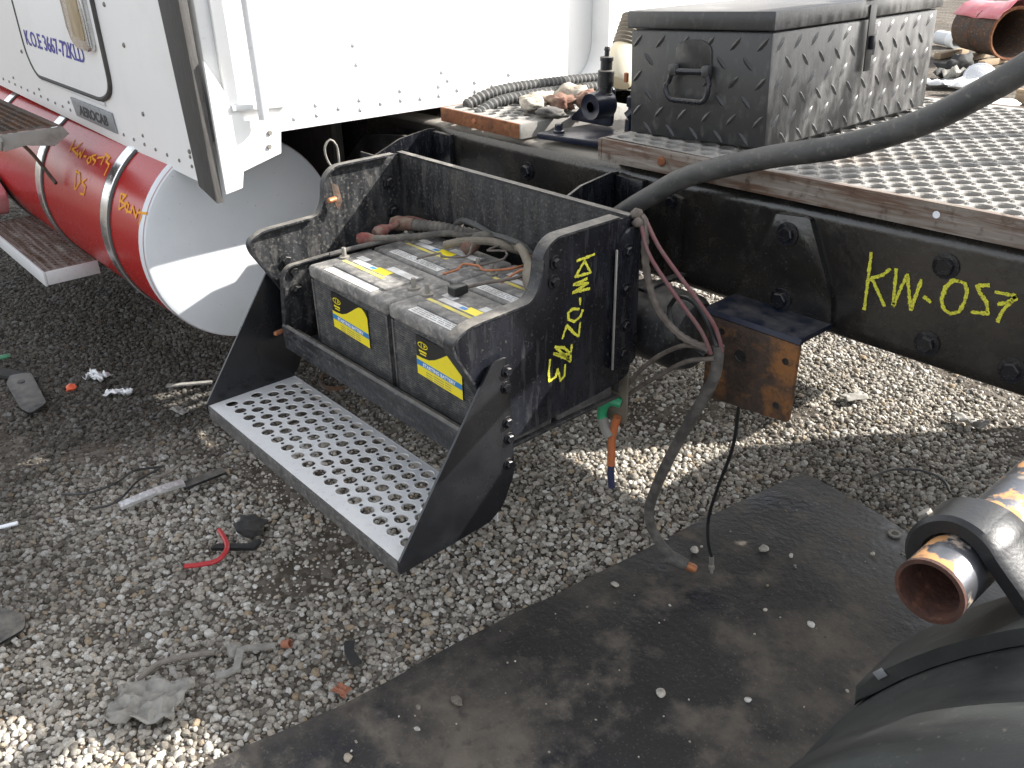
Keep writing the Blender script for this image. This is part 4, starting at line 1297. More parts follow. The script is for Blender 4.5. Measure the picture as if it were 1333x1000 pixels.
# ------------------------------------------------------------------ wiring hanging beside the battery box
def wire(label, pts, r, m, name='hanging_wire', cat='wire', corr=False, seg=8):
    bm = bmesh.new()
    bm_tube(bm, spline(pts, .008 if corr else .016), corrugated(r, r * .1) if corr else r, seg)
    o = from_bm(name, bm, m, None, True)
    return tag(o, label, cat)


J = (-.935, 1.32, .722)
wire('grey woven loom hanging from the corner of the battery box', [(-1.165, 1.31, .938), (-1.12, 1.315, .952), (-1.106, 1.31, .93), (-1.095, 1.30, .88), (-1.078, 1.30, .82), (-1.05, 1.30, .775), (-1.0, 1.31, .735), J], .0076, 'wire_dusty', 'wire_loom', 'wire loom', True)
wire('pink wire running down beside the grey loom', [(-1.115, 1.305, .945), (-1.085, 1.295, .895), (-1.04, 1.295, .85), (-.99, 1.30, .803), (-.95, 1.31, .76), (-.93, 1.32, .715)], .0042, 'wire_pink')
wire('second faded pink wire nearest the rail', [(-1.110, 1.315, .948), (-1.07, 1.31, .905), (-1.02, 1.315, .858), (-.965, 1.32, .81), (-.93, 1.33, .765), (-.915, 1.335, .72)], .0042, 'wire_pink')
wire('dusty wire sagging from the junction to the hanging tab', [J, (-.99, 1.315, .715), (-1.06, 1.32, .665), (-1.12, 1.325, .60), (-1.165, 1.335, .535)], .005, 'wire_dusty')
wire('dusty wire bowed lowest between the junction and the hanging tab', [(-.925, 1.325, .705), (-.985, 1.315, .68), (-1.05, 1.315, .625), (-1.11, 1.325, .572), (-1.16, 1.335, .522)], .005, 'wire_dusty')
wire('short black wire looped up from the junction behind the pink wires', [(-.925, 1.33, .73), (-.98, 1.34, .79), (-1.03, 1.345, .80), (-1.06, 1.345, .77), (-1.03, 1.335, .72), (-.95, 1.33, .70)], .005, 'plastic_black')
for k, (p, s) in enumerate((((-1.150, 1.300, .945), .017), ((-1.128, 1.306, .960), .014), ((-1.118, 1.30, .945), .012))):
    q = lump('wire_connector', p, (s, s * .8, s * .8), 'wire_dusty', None, k, .3, 2)
    tag(q, ('dusty connector lump tied at the box corner, nearest the back plate', 'dusty connector lump on top of the box corner', 'smallest dusty connector lump at the top of the hanging loom')[k], 'connector')
gt = thing('air_line', 'cut air line of green, orange and navy tube hanging under the battery box', 'air line', (-1.17, 1.3, .3))
tube('green_elbow', [(-1.155, 1.316, .515), (-1.175, 1.305, .518), (-1.192, 1.30, .50), (-1.198, 1.30, .475), (-1.192, 1.30, .462)], .0115, 'tube_green', gt, 10, .008)
tube('grey_sleeve', [(-1.195, 1.30, .468), (-1.186, 1.30, .446), (-1.170, 1.30, .428)], .0125, 'dusty_metal', gt, 10, .008)
tube('orange_tube', [(-1.160, 1.312, .48), (-1.170, 1.308, .43), (-1.168, 1.305, .38), (-1.166, 1.303, .352)], .0095, 'tube_orange', gt, 10)
tube('navy_tube', [(-1.166, 1.303, .354), (-1.163, 1.30, .325), (-1.158, 1.30, .295)], .0082, 'tube_navy', gt, 10)
ck = thing('starter_cable', 'thick grey cable drooping onto the rubber sheet with a cut copper end', 'cable', (-1.04, 1.46, .02))
tube('jacket', [(-.925, 1.335, .73), (-.93, 1.34, .66), (-.965, 1.345, .575), (-1.01, 1.355, .48), (-1.05, 1.365, .39), (-1.085, 1.375, .30), (-1.115, 1.39, .21), (-1.118, 1.41, .14), (-1.098, 1.432, .085), (-1.075, 1.447, .058)], .0122, 'cable_grey', ck, 12)
lathe('crimp', [(0, -.028), (.0165, -.026), (.0175, -.005), (.0155, .024), (0, .026)], (-1.065, 1.453, .049), (.62, .42, -.34), 'cable_grey', ck, 12)
lathe('copper_end', [(.0105, 0), (.0115, .022), (.009, .03), (0, .029)], (-1.049, 1.463, .0405), (.62, .42, -.25), 'copper', ck, 10)
tc_ = thing('brake_cable', 'thin black cable hanging behind the rusted face plate to the sheet', 'cable', (-1.0, 1.52, .02))
tube('jacket', [(-.945, 1.46, .60), (-.945, 1.462, .52), (-.955, 1.47, .42), (-.985, 1.475, .30), (-1.005, 1.48, .20), (-1.005, 1.49, .12), (-1.000, 1.502, .075)], .0042, 'plastic_black', tc_, 8)
lathe('steel_ferrule', [(0, 0), (.0062, 0), (.0062, .024), (.004, .027), (.0072, .031), (.0072, .042), (.004, .045), (.004, .055), (0, .055)], (-1.000, 1.502, .075), (.03, .10, -1), 'lead', tc_, 10)
at = thing('air_tank', 'dusty dark air tank under the rail behind the hanging wires', 'air tank', (-1.165, 1.455, .57))
lathe('shell', [(0, -.115), (.045, -.111), (.075, -.096), (.088, -.07), (.088, .07), (.075, .096), (.045, .111), (0, .115)], (-1.165, 1.455, .665), (1, 0, 0), 'black_worn', at, 40)
box('tank_bracket', (-1.195, -1.175), (1.40, 1.545), (.752, .760), 'black_worn', at, .002)

# ------------------------------------------------------------------ things lying on the rail between cab and tool box
cp = thing('catwalk_plate', 'short dusty catwalk plate with a rusty front edge on the rail', 'catwalk plate', (-1.92, 1.72, .97))
CM = Matrix.Translation((-1.927, 1.565, 0)) @ Matrix.Rotation(math.radians(-1.5), 4, 'Z')
sh, sd_ = perf_plate('perforated_top', -.172, .172, 0, .40, 1.014, 'dusty_metal', cp, .0475, .0335, .0150, .014, ((1.32, 0), (1.12, -.002), (1.0, -.0075), (.98, -.012)))
sh.data.transform(CM)
box('front_edge', (-.172, .172), (-.008, -.0008), (.976, 1.0145), 'rust', cp, .0015, CM)
box('right_edge', (.1725, .178), (-.008, .40), (.976, 1.0142), 'dusty_metal', cp, .0015, CM)
box('left_edge', (-.178, -.1725), (-.008, .40), (.976, 1.0142), 'rust', cp, .0015, CM)
lathe('rivet_head', [(.008, 0), (.007, .003), (0, .004)], tuple(CM @ Vector((-.02, -.0081, .996))), (0, -1, 0), 'copper', cp, 10)
for k, (p, s, m, lb, cat, nm) in enumerate((
        ((-1.86, 1.70, 1.036), (.060, .036, .016), 'rag', 'flat dirty tan rag on the catwalk plate', 'rag', 'dirty_rag'),
        ((-1.79, 1.74, 1.042), (.044, .030, .022), 'rag_brown', 'brown crumpled rag in the middle of the junk on the catwalk plate', 'rag', 'dirty_rag'),
        ((-1.81, 1.80, 1.052), (.046, .034, .026), 'rag', 'pale crumpled rag on top of the junk heap', 'rag', 'dirty_rag'),
        ((-1.735, 1.79, 1.046), (.036, .028, .028), 'rag_brown', 'dark brown lump of cloth next to the black valve bracket', 'rag', 'dirty_rag'),
        ((-1.755, 1.665, 1.030), (.050, .030, .012), 'cable_grey', 'grey scrap of rubber at the right corner of the catwalk plate', 'rubber scrap', 'rubber_scrap'),
        ((-1.93, 1.80, 1.034), (.055, .036, .014), 'rag', 'dusty grey cloth spread at the back of the catwalk plate', 'rag', 'dirty_rag'))):
    tag(lump(nm, p, s, m, None, 20 + k, .55, 3), lb, cat)
for k, (pts, lb) in enumerate((
        ([(-2.06, 1.62, 1.016), (-2.06, 1.70, 1.036), (-2.06, 1.80, 1.043), (-2.05, 1.95, 1.042), (-2.04, 2.10, 1.038), (-2.02, 2.26, 1.03), (-1.96, 2.40, 1.02)], 'upper ribbed black hose along the foot of the white rear wall'),
        ([(-1.99, 1.60, 1.000), (-2.0, 1.68, 1.022), (-2.0, 1.80, 1.028), (-1.99, 1.95, 1.026), (-1.98, 2.10, 1.022), (-1.95, 2.3, 1.015)], 'lower ribbed black hose beside the rag heap'))):
    hz = wire(lb, pts, .0165, 'hose_rubber', 'ribbed_hose', 'hose', True, 12)
vb = thing('valve_bracket', 'glossy black valve bracket with a round bush and upright fitting', 'valve', (-1.62, 1.68, .985))
prism('base_plate', fillet([(-1.70, 1.555), (-1.47, 1.60), (-1.45, 1.86), (-1.66, 1.84)], .02), 'z', .9865, 1.000, 'blue_black', vb, .003)
prism('gusset', fillet([(-1.755, 1.002), (-1.60, 1.002), (-1.595, 1.10), (-1.635, 1.105)], .01), 'y', 1.735, 1.745, 'blue_black', vb, .003)
lathe('bush', [(.012, -.004), (.014, 0), (.024, .0), (.032, -.004), (.034, .004), (.034, .06), (.028, .066), (0, .066)], (-1.605, 1.665, 1.062), (0, 1, 0), 'blue_black', vb, 24)
lathe('upright_body', [(0, 0), (.019, 0), (.019, .03), (.0165, .032), (.0165, .046), (.021, .047), (.021, .085), (.015, .088), (.015, .108), (.017, .109), (.017, .118), (.006, .120), (.006, .132), (.008, .134), (.006, .142), (0, .143)], (-1.600, 1.71, 1.060), (.02, 0, 1), 'black_worn', vb, 16)
lathe('side_fitting', [(0, 0), (.013, 0), (.013, .03), (.009, .032), (.009, .06), (.014, .062), (.014, .085), (.007, .088), (.007, .115), (0, .116)], (-1.535, 1.735, 1.001), (.08, 0, 1), 'blue_black', vb, 10)
lathe('brass_nipple', [(0, 0), (.006, 0), (.006, .022), (0, .024)], (-1.557, 1.74, 1.118), (0, 0, 1), 'copper', vb, 8)
tube('elbow_tube', [(-1.53, 1.72, 1.04), (-1.50, 1.74, 1.07), (-1.475, 1.77, 1.08), (-1.46, 1.80, 1.05), (-1.46, 1.83, 1.01)], .013, 'blue_black', vb, 10)
bolt(vb, (-1.655, 1.60, 1.0005), (0, 0, 1), 'blue_black', .010, .022)
rv = thing('fluid_reservoir', 'cream plastic reservoir with a ribbed neck behind the tool box', 'reservoir', (-1.82, 2.06, 1.03))
RA = Vector((-.10, .50, .75)).normalized()
lathe('bottle', [(0, 0), (.045, 0), (.052, .012), (.052, .085), (.044, .10), (.044, .105), (.0, .106)], (-1.86, 2.03, 1.055), RA, 'reservoir', rv, 24)
lathe('ribbed_neck', [(.045, .106)] + [(r, .106 + k * .006) for k in range(16) for r in ((.047,) if k % 2 else (.042,))] + [(0, .21)], (-1.86, 2.03, 1.055), RA, 'tape_beige', rv, 24)

# ------------------------------------------------------------------ fender and its tube, lower right
fd = thing('quarter_fender', 'moulded black plastic quarter fender at the lower right', 'fender', (.2, .5, .3))
FX, FZ, FR = .36, .30, .745
secy = [(.862, -.022), (.860, -.004), (.85, 0), (.79, .001), (.775, -.006), (.70, -.008), (.685, .004), (.60, .006), (.585, -.004), (.50, -.006), (.485, .006), (.41, .006), (.395, -.004), (.33, -.010), (.315, -.040)]
V, F = [], []
angs = np.linspace(186, 55, 60)
for a in angs:
    c, s = math.cos(math.radians(a)), math.sin(math.radians(a))
    for y, d in secy:
        V.append((FX + c * (FR + d), y, FZ + s * (FR + d)))
n = len(secy)
for i in range(len(angs) - 1):
    for k in range(n - 1):
        F.append((i * n + k, i * n + k + 1, (i + 1) * n + k + 1, (i + 1) * n + k))
nv = len(V)
for a in angs:
    c, s = math.cos(math.radians(a)), math.sin(math.radians(a))
    for y, d in secy:
        V.append((FX + c * (FR + d - .006), y - (.0 if .33 < y < .85 else .0), FZ + s * (FR + d - .006)))
F += [tuple(k + nv for k in f[::-1]) for f in F]
bm = bmesh.new()
vs = [bm.verts.new(v) for v in V]
for f in F:
    bm.faces.new([vs[k] for k in f])
bmesh.ops.bridge_loops(bm, edges=[e for e in bm.edges if e.is_boundary])
from_bm('fender_shell', bm, 'fender_black', fd, 'all')
PX, PZ, PR = -.256, .852, .036
# saddle moulded on the shell, seen just ahead of the tube
sad = [(FX + (FR + .003) * math.cos(math.radians(a_)), FZ + (FR + .003) * math.sin(math.radians(a_))) for a_ in np.linspace(154, 100, 16)]
sad += [(FX + (FR + .020) * math.cos(math.radians(a_)), FZ + (FR + .020) * math.sin(math.radians(a_))) for a_ in np.linspace(100, 152, 16)]
prism('saddle', sad, 'y', .80, .90, 'fender_black', fd, .004)
box('maker_tag', (-.008, .008), (-.005, .005), (0, .0012), 'badge_grey', fd, .0004, frame((-.290, .7992, .700), (.53, 0, .85), (-.85, 0, .53)))
ta = thing('fender_tube', 'chromed fender support tube, flaking and rusted open at its end', 'support tube', (PX, 1.2, PZ - PR))
bm = bmesh.new()
bm_lathe(bm, [(PR, .765), (PR, 0), (PR - .0008, -.0008), (PR - .0042, -.0008), (PR - .005, .001), (PR - .005, .30), (0, .30)], (PX, .784, PZ), (0, 1, 0), 40)
from_bm('tube_shell', bm, 'chrome_flaking', ta, True)
bm = bmesh.new()
bm_lathe(bm, [(PR + .0004, .004), (PR + .0006, -.0012), (PR - .0040, -.0016), (PR - .0056, .001), (PR - .0056, .299), (0, .299)], (PX, .784, PZ), (0, 1, 0), 40)
from_bm('rusted_mouth', bm, 'rust_mouth', ta, True)
cl = thing('tube_clamp', 'black rubber clamp strapped over the chromed tube onto the fender', 'clamp', (PX, .88, PZ - .05))
path = []
for a in np.linspace(215, 40, 22):
    path.append((PX + .0475 * math.cos(math.radians(a)), PZ + .0475 * math.sin(math.radians(a))))
path += [(PX + .060, PZ + .010), (PX + .085, PZ - .008), (PX + .12, PZ + .004), (PX + .16, PZ + .030), (PX + .20, PZ + .050)]
path = [(p.x, p.y) for p in spline([(a, b, 0) for a, b in path], .008)]
bm = bmesh.new()
A = []
for i, p in enumerate(path):
    q0, q1 = Vector(path[max(i - 1, 0)]), Vector(path[min(i + 1, len(path) - 1)])
    t = (q1 - q0).normalized()
    nr = Vector((-t.y, t.x))
    if (Vector(p) + nr * .01 - Vector((PX, PZ))).length < (Vector(p) - Vector((PX, PZ))).length:
        nr = -nr
    if i > 0 and nr.dot(last) < 0:
        nr = -nr
    last = nr
    w = .030 + .010 * min(1, max(0, (i - 26) / 14))
    A.append([bm.verts.new((p[0] + nr.x * h, .872 + s * w, p[1] + nr.y * h)) for s, h in ((-1, -.008), (-1, .006), (-.82, .0105), (.82, .0105), (1, .006), (1, -.008))])
for p, q in zip(A, A[1:]):
    for k in range(6):
        bm.faces.new((p[k], p[(k + 1) % 6], q[(k + 1) % 6], q[k]))
bm.faces.new(A[0])
bm.faces.new(A[-1][::-1])
from_bm('strap', bm, 'plastic_black', cl, True)
lathe('clamp_screw', [(0, 0), (.008, 0), (.008, .005), (0, .006)], (PX - .048, .862, PZ + .032), (-.7, -.1, .7), 'lead', cl, 10)

# panel on a post, added out of view to keep sun off the battery box
lr = thing('sun_blocker', 'added grey panel on a thin post above the deck, out of view, shading the battery box', 'sun blocker', (-.2, 2.6, 1.04))
prism('blocker_plate', fillet([(2.26, 2.10), (2.40, 1.84), (2.53, 1.84), (2.69, 1.975), (2.82, 2.09), (3.05, 2.27), (3.03, 2.42), (2.75, 2.42), (2.45, 2.28)], .03), 'x', -.215, -.185, 'dusty_metal', lr, .003)
box('post', (-.182, -.158), (2.588, 2.612), (1.037, 2.10), 'rust_dark', lr, .002)

# ------------------------------------------------------------------ wheels on the far side (their shadow falls under the frame)
def wheel(x, y, label):
    t = thing('wheel', label, 'wheel', (x, y, 0), 'wheels on the far side')
    pr_ = [(.30, -.12), (.36, -.135), (.45, -.14), (.49, -.125), (.503, -.10), (.505, 0), (.503, .10), (.49, .125), (.45, .14), (.36, .135), (.30, .12)]
    lathe('tyre', pr_, (x, y, .505), (0, 1, 0), 'tyre', t, 48)
    lathe('rim', [(.30, -.12), (.285, -.10), (.27, .02), (.16, .05), (.12, .09), (0, .09)], (x, y, .505), (0, 1, 0), 'dusty_metal', t, 32)
    return t


wheel(.10, 2.84, 'inner dual wheel on the far side of the frame')
wheel(.10, 3.14, 'outer dual wheel on the far side of the frame')

mf = prism('shadow_flap', [(2.15, .20), (3.30, .20), (3.30, 1.10), (2.475, 1.10), (2.475, .70), (2.15, .70)], 'x', -.466, -.454, 'tyre', None, .003)  # flap added out of view, shaped to shade the ground and mat
tag(mf, 'added black flap ahead of the far side wheels, unseen, shading the ground', 'shadow flap')
fb = thing('shadow_box', 'added black box on the far side of the frame, unseen, shading the gravel', 'shadow box', (-1.4, 2.8, .40))  # unseen box added to cast a shadow under the frame
box('box_shell', (-1.80, -1.02), (2.56, 3.05), (.40, .93), 'black_worn', fb, .01)
perf_plate('box_top', -1.79, -1.03, 2.58, 3.04, .9335, 'aluminium', fb, .0475, .0335, .0138, .02, ((1.14, 0), (1.0, -.0009), (.985, -.002)))
a2 = thing('air_tank', 'added black tank between the two rails behind the cab, blocking a sun patch', 'air tank', (-1.7, 2.0, .66))  # tank added here to stop sun reaching the gravel by the step
lathe('shell', [(0, -.34), (.08, -.33), (.15, -.29), (.165, -.24), (.165, .2), (.15, .25), (.08, .29), (0, .30)], (-1.70, 2.0, .80), (1, 0, 0), 'black_worn', a2, 32)

# ------------------------------------------------------------------ litter on the ground
def gz(x, y):
    return gh(x, y) + .012


def strip(name, pts, w, th, m, label, cat, lift=.010):
    """flat bent strip lying on the gravel"""
    P = spline([(x, y, gz(x, y) + lift + (pz if len(q) > 2 else 0)) for q in pts for x, y, pz in [(q[0], q[1], q[2] if len(q) > 2 else 0)]], .03)
    bm = bmesh.new()
    A = []
    for i, p in enumerate(P):
        t = (P[min(i + 1, len(P) - 1)] - P[max(i - 1, 0)])
        s = Vector((-t.y, t.x, 0)).normalized() * (w / 2)
        A.append([bm.verts.new(v) for v in (p - s, p + s, p + s + Vector((0, 0, th)), p - s + Vector((0, 0, th)))])
    for a, b in zip(A, A[1:]):
        for k in range(4):
            bm.faces.new((a[k], a[(k + 1) % 4], b[(k + 1) % 4], b[k]))
    bm.faces.new(A[0])
    bm.faces.new(A[-1][::-1])
    return tag(from_bm(name, bm, m, None, True), label, cat)


def gtube(name, pts, r, m, label, cat, lift=0.0):
    return tag(tube(name, [(q[0], q[1], gz(q[0], q[1]) + r + lift + (q[2] if len(q) > 2 else 0)) for q in pts], r, m, None, 8, .012), label, cat)


def sheet(name, c, w, d, m, label, cat, seed, rot=0, amp=.02, lift=.012, n=14):
    """crumpled thin sheet with ragged outline"""
    r = random.Random(seed)
    off = Vector((r.uniform(0, 9), r.uniform(0, 9), seed))
    V, F = [], []
    cr_, sr_ = math.cos(rot), math.sin(rot)
    for j in range(n + 1):
        for i in range(n + 1):
            u, v = i / n - .5, j / n - .5
            e = 1 + .28 * noise.noise(Vector((u * 3, v * 3, seed)) + off)
            x, y = u * w * e, v * d * e
            X, Y = c[0] + x * cr_ - y * sr_, c[1] + x * sr_ + y * cr_
            V.append((X, Y, gz(X, Y) + lift + amp * (noise.noise(Vector((u * 4, v * 4, 0)) + off) + .5 * noise.noise(Vector((u * 11, v * 11, 3)) + off))))
    F = [(j * (n + 1) + i, j * (n + 1) + i + 1, (j + 1) * (n + 1) + i + 1, (j + 1) * (n + 1) + i) for j in range(n) for i in range(n)]
    o = mesh(name, V, F, m, None, True)
    so = o.modifiers.new('thickness', 'SOLIDIFY')
    so.thickness = .002
    return tag(o, label, cat)


bs = prism('steel_strap', fillet([(-3.43, .50), (-3.40, .565), (-3.10, .535), (-3.06, .47), (-3.12, .455), (-3.36, .47)], .02), 'z', gz(-3.3, .5) + .008, gz(-3.3, .5) + .018, 'black_worn', None, .002)
lathe('bolt_hole', [(.013, 0), (.014, .001), (.010, .0012), (0, .0004)], (-3.34, .515, gz(-3.3, .5) + .0185), (0, 0, 1), 'label_black', bs, 12)
tag(bs, 'black steel strap with a hole lying on dark gravel near the tank', 'steel strap')
strip('rubber_strip', [(-3.85, .36), (-3.6, .43), (-3.38, .545)], .05, .012, 'tyre', 'black rubber strip at the left edge of the gravel', 'rubber strip', .004)
tag(lump('plastic_bit', (-3.185, .641, gz(-3.19, .64) + .012), (.022, .016, .012), 'orange_plastic', None, 61, .6, 2), 'small orange red plastic scrap on the dark gravel', 'plastic scrap')
tag(lump('plastic_bit', (-3.63, .53, gz(-3.63, .53) + .012), (.026, .012, .01), 'green_plastic', None, 62, .6, 2), 'small dull green plastic scrap near the left edge', 'plastic scrap')
sheet('foil_scrap', (-3.225, .745), .085, .05, 'foil', 'crumpled silver foil scrap beyond the orange plastic', 'foil', 3, .6, .022)
sheet('foil_scrap', (-3.035, .755), .10, .03, 'foil', 'long crumpled silver foil scrap in front of the other foil', 'foil', 4, .9, .018)
sheet('paper_scrap', (-2.74, .86), .07, .03, 'paper_grey', 'small grey paper scrap between the tank and the step', 'paper', 5, .2, .01)
strip('wood_splinter', [(-2.95, .90), (-2.86, 1.03)], .018, .006, 'paper_grey', 'pale flat splinter lying by the tank end', 'splinter', .010)
strip('aluminium_scrap', [(-2.295, .500, .004), (-2.285, .60, .014), (-2.275, .68, .012)], .030, .010, 'foil', 'bent bright aluminium scrap on the gravel before the step', 'metal scrap', .012)
strip('rusty_bar', [(-2.272, .672, .006), (-2.262, .80, .008)], .036, .008, 'black_worn', 'dark flat bar joined to the aluminium scrap', 'steel bar', .010)
gtube('black_wire', [(-2.50, .40), (-2.42, .45, .02), (-2.40, .53, .03), (-2.46, .60, .01), (-2.44, .68)], .0035, 'plastic_black', 'black wire looping beside the aluminium scrap', 'wire')
gtube('black_wire', [(-2.36, .44), (-2.32, .50, .02), (-2.36, .58, .035), (-2.42, .66, .01)], .0035, 'plastic_black', 'short black wire crossing under the aluminium scrap', 'wire')
gtube('twig', [(-2.40, .63), (-2.36, .66, .02), (-2.37, .72, .03)], .005, 'twig', 'bent grey twig behind the aluminium scrap', 'twig')
gtube('white_stick', [(-2.50, .12), (-2.445, .215, .004), (-2.425, .262, .006)], .0055, 'print_white', 'thin white stick at the left edge of the gravel', 'stick')
gtube('red_tube', [(-1.918, .530), (-1.893, .560, .004), (-1.872, .600, .010), (-1.892, .636, .018), (-1.935, .648, .022), (-1.985, .656, .014)], .0065, 'hose_red', 'short curved piece of red hose on the gravel', 'hose', .006)
ckp = prism('plastic_clip', fillet([(-1.93, .605), (-1.852, .690), (-1.868, .722), (-1.885, .715), (-1.878, .690), (-1.937, .625)], .004), 'z', gz(-1.9, .66) + .016, gz(-1.9, .66) + .026, 'plastic_black', None, .003)
tag(ckp, 'bent black plastic clip lying across the red hose', 'plastic clip')
tag(lump('dirt_clod', (-1.965, .735, gz(-1.97, .73) + .012), (.05, .036, .014), 'tyre', None, 71, .6, 3), 'dark oily clod of dirt behind the plastic clip', 'dirt clod')
sheet('crumpled_paper', (-1.535, .285), .15, .11, 'paper_grey', 'crumpled grey paper sheet at the edge of the sunlit gravel', 'paper', 8, .8, .028, .020)
gtube('root', [(-1.62, .295), (-1.625, .345, .012), (-1.605, .40, .012), (-1.575, .455, .008)], .0065, 'twig', 'curved grey root lying above the crumpled paper', 'root')
strip('cloth_strip', [(-1.50, .425), (-1.485, .465, .008), (-1.525, .495, .014), (-1.515, .53, .006), (-1.50, .565)], .017, .005, 'paper_grey', 'twisted pale strip of cloth on the gravel', 'cloth strip', .012)
tag(lump('pale_stone', (-1.547, .487, gz(-1.55, .49) + .018), (.020, .016, .013), 'paper_grey', None, 81, .4, 2), 'single pale white stone against the cloth strip', 'stone')
pb = prism('steel_plate', fillet([(-2.13, .10), (-2.00, .17), (-1.95, .155), (-1.93, .06), (-2.05, .0)], .012), 'z', gz(-2, .1) + .006, gz(-2, .1) + .012, 'black_worn', None, .002)
tag(pb, 'bent dark steel plate half buried at the left edge', 'steel plate')
lc = tag(lathe('rusty_can', [(.0, 0), (.009, 0), (.010, .003), (.010, .020), (.008, .021), (.0075, .004), (0, .004)], (-1.492, .58, gz(-1.49, .58) + .014), (.7, .5, .3), 'brick_piece', None, 14), 'small rusty can stub between cloth strip and mat', 'can')
sheet('leaf', (-1.295, .612), .035, .028, 'brick_piece', 'reddish brown dead leaf at the edge of the rubber sheet', 'leaf', 12, .4, .008, .010, 8)
strip('rubber_scrap', [(-1.40, .70), (-1.37, .68, .004), (-1.33, .675)], .022, .008, 'tyre', 'black rubber scrap near the dead leaf', 'rubber scrap', .012)
sheet('cardboard_scrap', (-1.235, 2.60), .085, .05, 'paper_grey', 'small tan cardboard scrap on the sunlit gravel beneath the rail', 'cardboard', 14, 1.1, .006, .018, 8)
rw = lathe('washer', [(.009, 0), (.017, 0), (.017, .004), (.009, .004)], (-.772, 2.0, mz(-.772, 2.0) + .001), (0, 0, 1), 'lead', None, 20, True)
tag(rw, 'steel washer lying on the rubber sheet near its far corner', 'washer')
rg = tag(lathe('clamp_ring', [(.060, 0), (.063, 0), (.063, .022), (.060, .022)], (-2.58, 1.38, gz(-2.58, 1.38)), (.15, -.1, 1), 'rust_dark', None, 32, True), 'rusty band clamp ring on the ground behind the step', 'clamp ring')
gtube('loop_wire', [(-.95, 2.20), (-.92, 2.26, .01), (-.86, 2.31, .015), (-.80, 2.32, .01), (-.76, 2.29)], .0035, 'plastic_black', 'curved black wire on gravel behind the far corner of the sheet', 'wire')
sheet('tin_scrap', (-.90, 2.72), .11, .05, 'dusty_metal', 'bent tin scrap at the edge of the sunlit gravel', 'tin scrap', 17, .2, .02, .018, 8)
for k, (x, y, s, lb) in enumerate(((-1.099, .773, .012, 'pale loose stone on the sheet, nearest the camera and the gravel edge'), (-.824, 1.107, .012, 'pale loose stone alone in the middle of the rubber sheet'), (-1.085, 1.55, .014, 'pale loose stone on the sheet beside the thin black cable'), (-1.135, 1.30, .011, 'pale loose stone on the sheet before the copper cable end'), (-.962, 1.68, .014, 'pale loose stone on the sheet beyond the thin black cable'))):
    o = bpy.data.objects.new('stone', STONE_ME[k % 10])
    COL.objects.link(o)
    o.location = (x, y, mz(x, y) + s * .5)
    o.rotation_euler = (.2 * k, .3, k)
    o.scale = (s, s, s)
    tag(o, lb, 'stone', 'larger stones on the rubber sheet')

# ------------------------------------------------------------------ far yard, upper right
dr = thing('burnt_drum', 'burnt brown steel drum lying on its side in the far yard', 'drum', (-4.45, 11.2, 0))
DA = Vector((.80, -.52, -.02)).normalized()
lathe('drum_shell', [(0, -.02), (.25, -.02), (.26, 0), (.262, .30), (.27, .32), (.262, .34), (.262, .74), (.275, .76), (.255, .765), (.245, .74), (.245, .1), (0, .1)], (-4.82, 11.42, .34), DA, 'rust_dark', dr, 32)
lathe('drum_lip', [(.272, .745), (.285, .76), (.272, .778), (.250, .768)], (-4.82, 11.42, .34), DA, 'rust', dr, 32, True)
for k in range(3):
    box('runner', (-4.95 + k * .32, -4.87 + k * .32), (10.86 - k * .16, 11.6 - k * .16), (.01, .075), 'wood', dr, .005)
V, F = [], []
for j in range(13):
    for i in range(9):
        u, v = i / 8 - .5, j / 12
        c = Vector((-4.84, 11.44, .34)) + DA * (v * .84 - .02)
        ang = math.radians(90 + 62 * u * 2)
        side = Vector((-DA.y, DA.x, 0))
        r_ = .285 + .03 * noise.noise(Vector((u * 4, v * 5, 1)))
        p = c + side * math.cos(ang) * r_ + Vector((0, 0, 1)) * (math.sin(ang) * r_ + .16 * max(0, v - .5) * (1 if u < .2 else .3))
        V.append(tuple(p))
F = [(j * 9 + i, j * 9 + i + 1, (j + 1) * 9 + i + 1, (j + 1) * 9 + i) for j in range(12) for i in range(8)]
o = mesh('body_panel', V, F, 'pink_panel', None, 'all')
o.modifiers.new('thickness', 'SOLIDIFY').thickness = .01
tag(o, 'faded red body panel draped over the burnt drum', 'body panel')
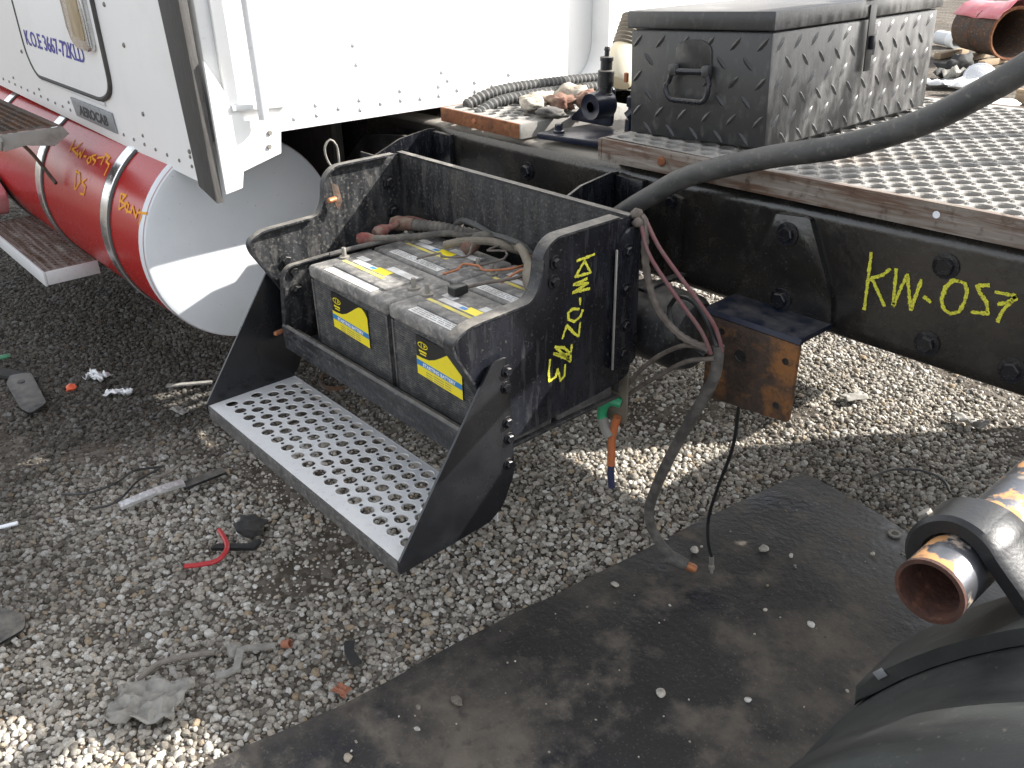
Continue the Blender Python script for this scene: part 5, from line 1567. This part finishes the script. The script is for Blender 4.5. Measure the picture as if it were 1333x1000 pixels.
pp = thing('white_pipe', 'short white pipe lying on the far yard behind the tool box', 'pipe', (-5.35, 12.0, 0))
lathe('pipe_shell', [(.06, 0), (.085, 0), (.085, .42), (.065, .42), (.065, .05), (0, .05)], (-5.55, 12.2, .10), (.8, -.55, 0), 'white_dull', pp, 20)
lathe('pipe_collar', [(.09, .30), (.098, .31), (.098, .44), (.07, .445)], (-5.55, 12.2, .10), (.8, -.55, 0), 'white_paint', pp, 20)
tag(lump('scrap_clump', (-4.12, 9.6, .12), (.17, .13, .12), 'tyre', None, 91, .8, 3), 'black tangled scrap heap on the yard behind the tool box', 'scrap heap')
hl = thing('headlamp', 'round chromed headlamp lying face up on the far scrap', 'headlamp', (-3.75, 9.3, .02))
lathe('bowl', [(0, 0), (.09, .02), (.14, .08), (.15, .13), (.135, .14), (.12, .135)], (-3.76, 9.3, .03), (.35, -.75, .6), 'chrome', hl, 24)
lathe('lens', [(.134, .135), (.09, .158), (0, .17)], (-3.76, 9.3, .03), (.35, -.75, .6), 'foil', hl, 24)
sheet('sheet_metal', (-3.95, 9.0), .55, .28, 'white_dull', 'white sheet metal panel lying below the black scrap heap', 'panel', 31, .5, .05, .05, 8)
sheet('sheet_metal', (-3.55, 8.75), .55, .36, 'white_paint', 'crumpled white panel in front of the round headlamp', 'panel', 33, .9, .10, .10, 8)
sheet('grey_tarp', (-3.98, 9.35), .42, .28, 'paper_grey', 'grey rumpled tarp between the scrap heap and the headlamp', 'tarp', 35, 1.0, .10, .10, 10)
sheet('sheet_metal', (-3.22, 8.35), .42, .32, 'white_paint', 'bright white panel lying just beyond the deck edge', 'panel', 37, .3, .02, .04, 6)
pl_ = thing('wooden_pallet', 'pale wooden pallet at the right edge of the far yard', 'pallet', (-2.85, 8.9, 0))
for k in range(6):
    box('plank', (-3.15, -2.3), (8.62 + k * .115, 8.70 + k * .115), (.10, .125), 'wood', pl_, .003)
for k in range(3):
    box('bearer', (-3.14 + k * .38, -3.06 + k * .38), (8.61, 9.30), (.005, .0985), 'wood', pl_, .003)
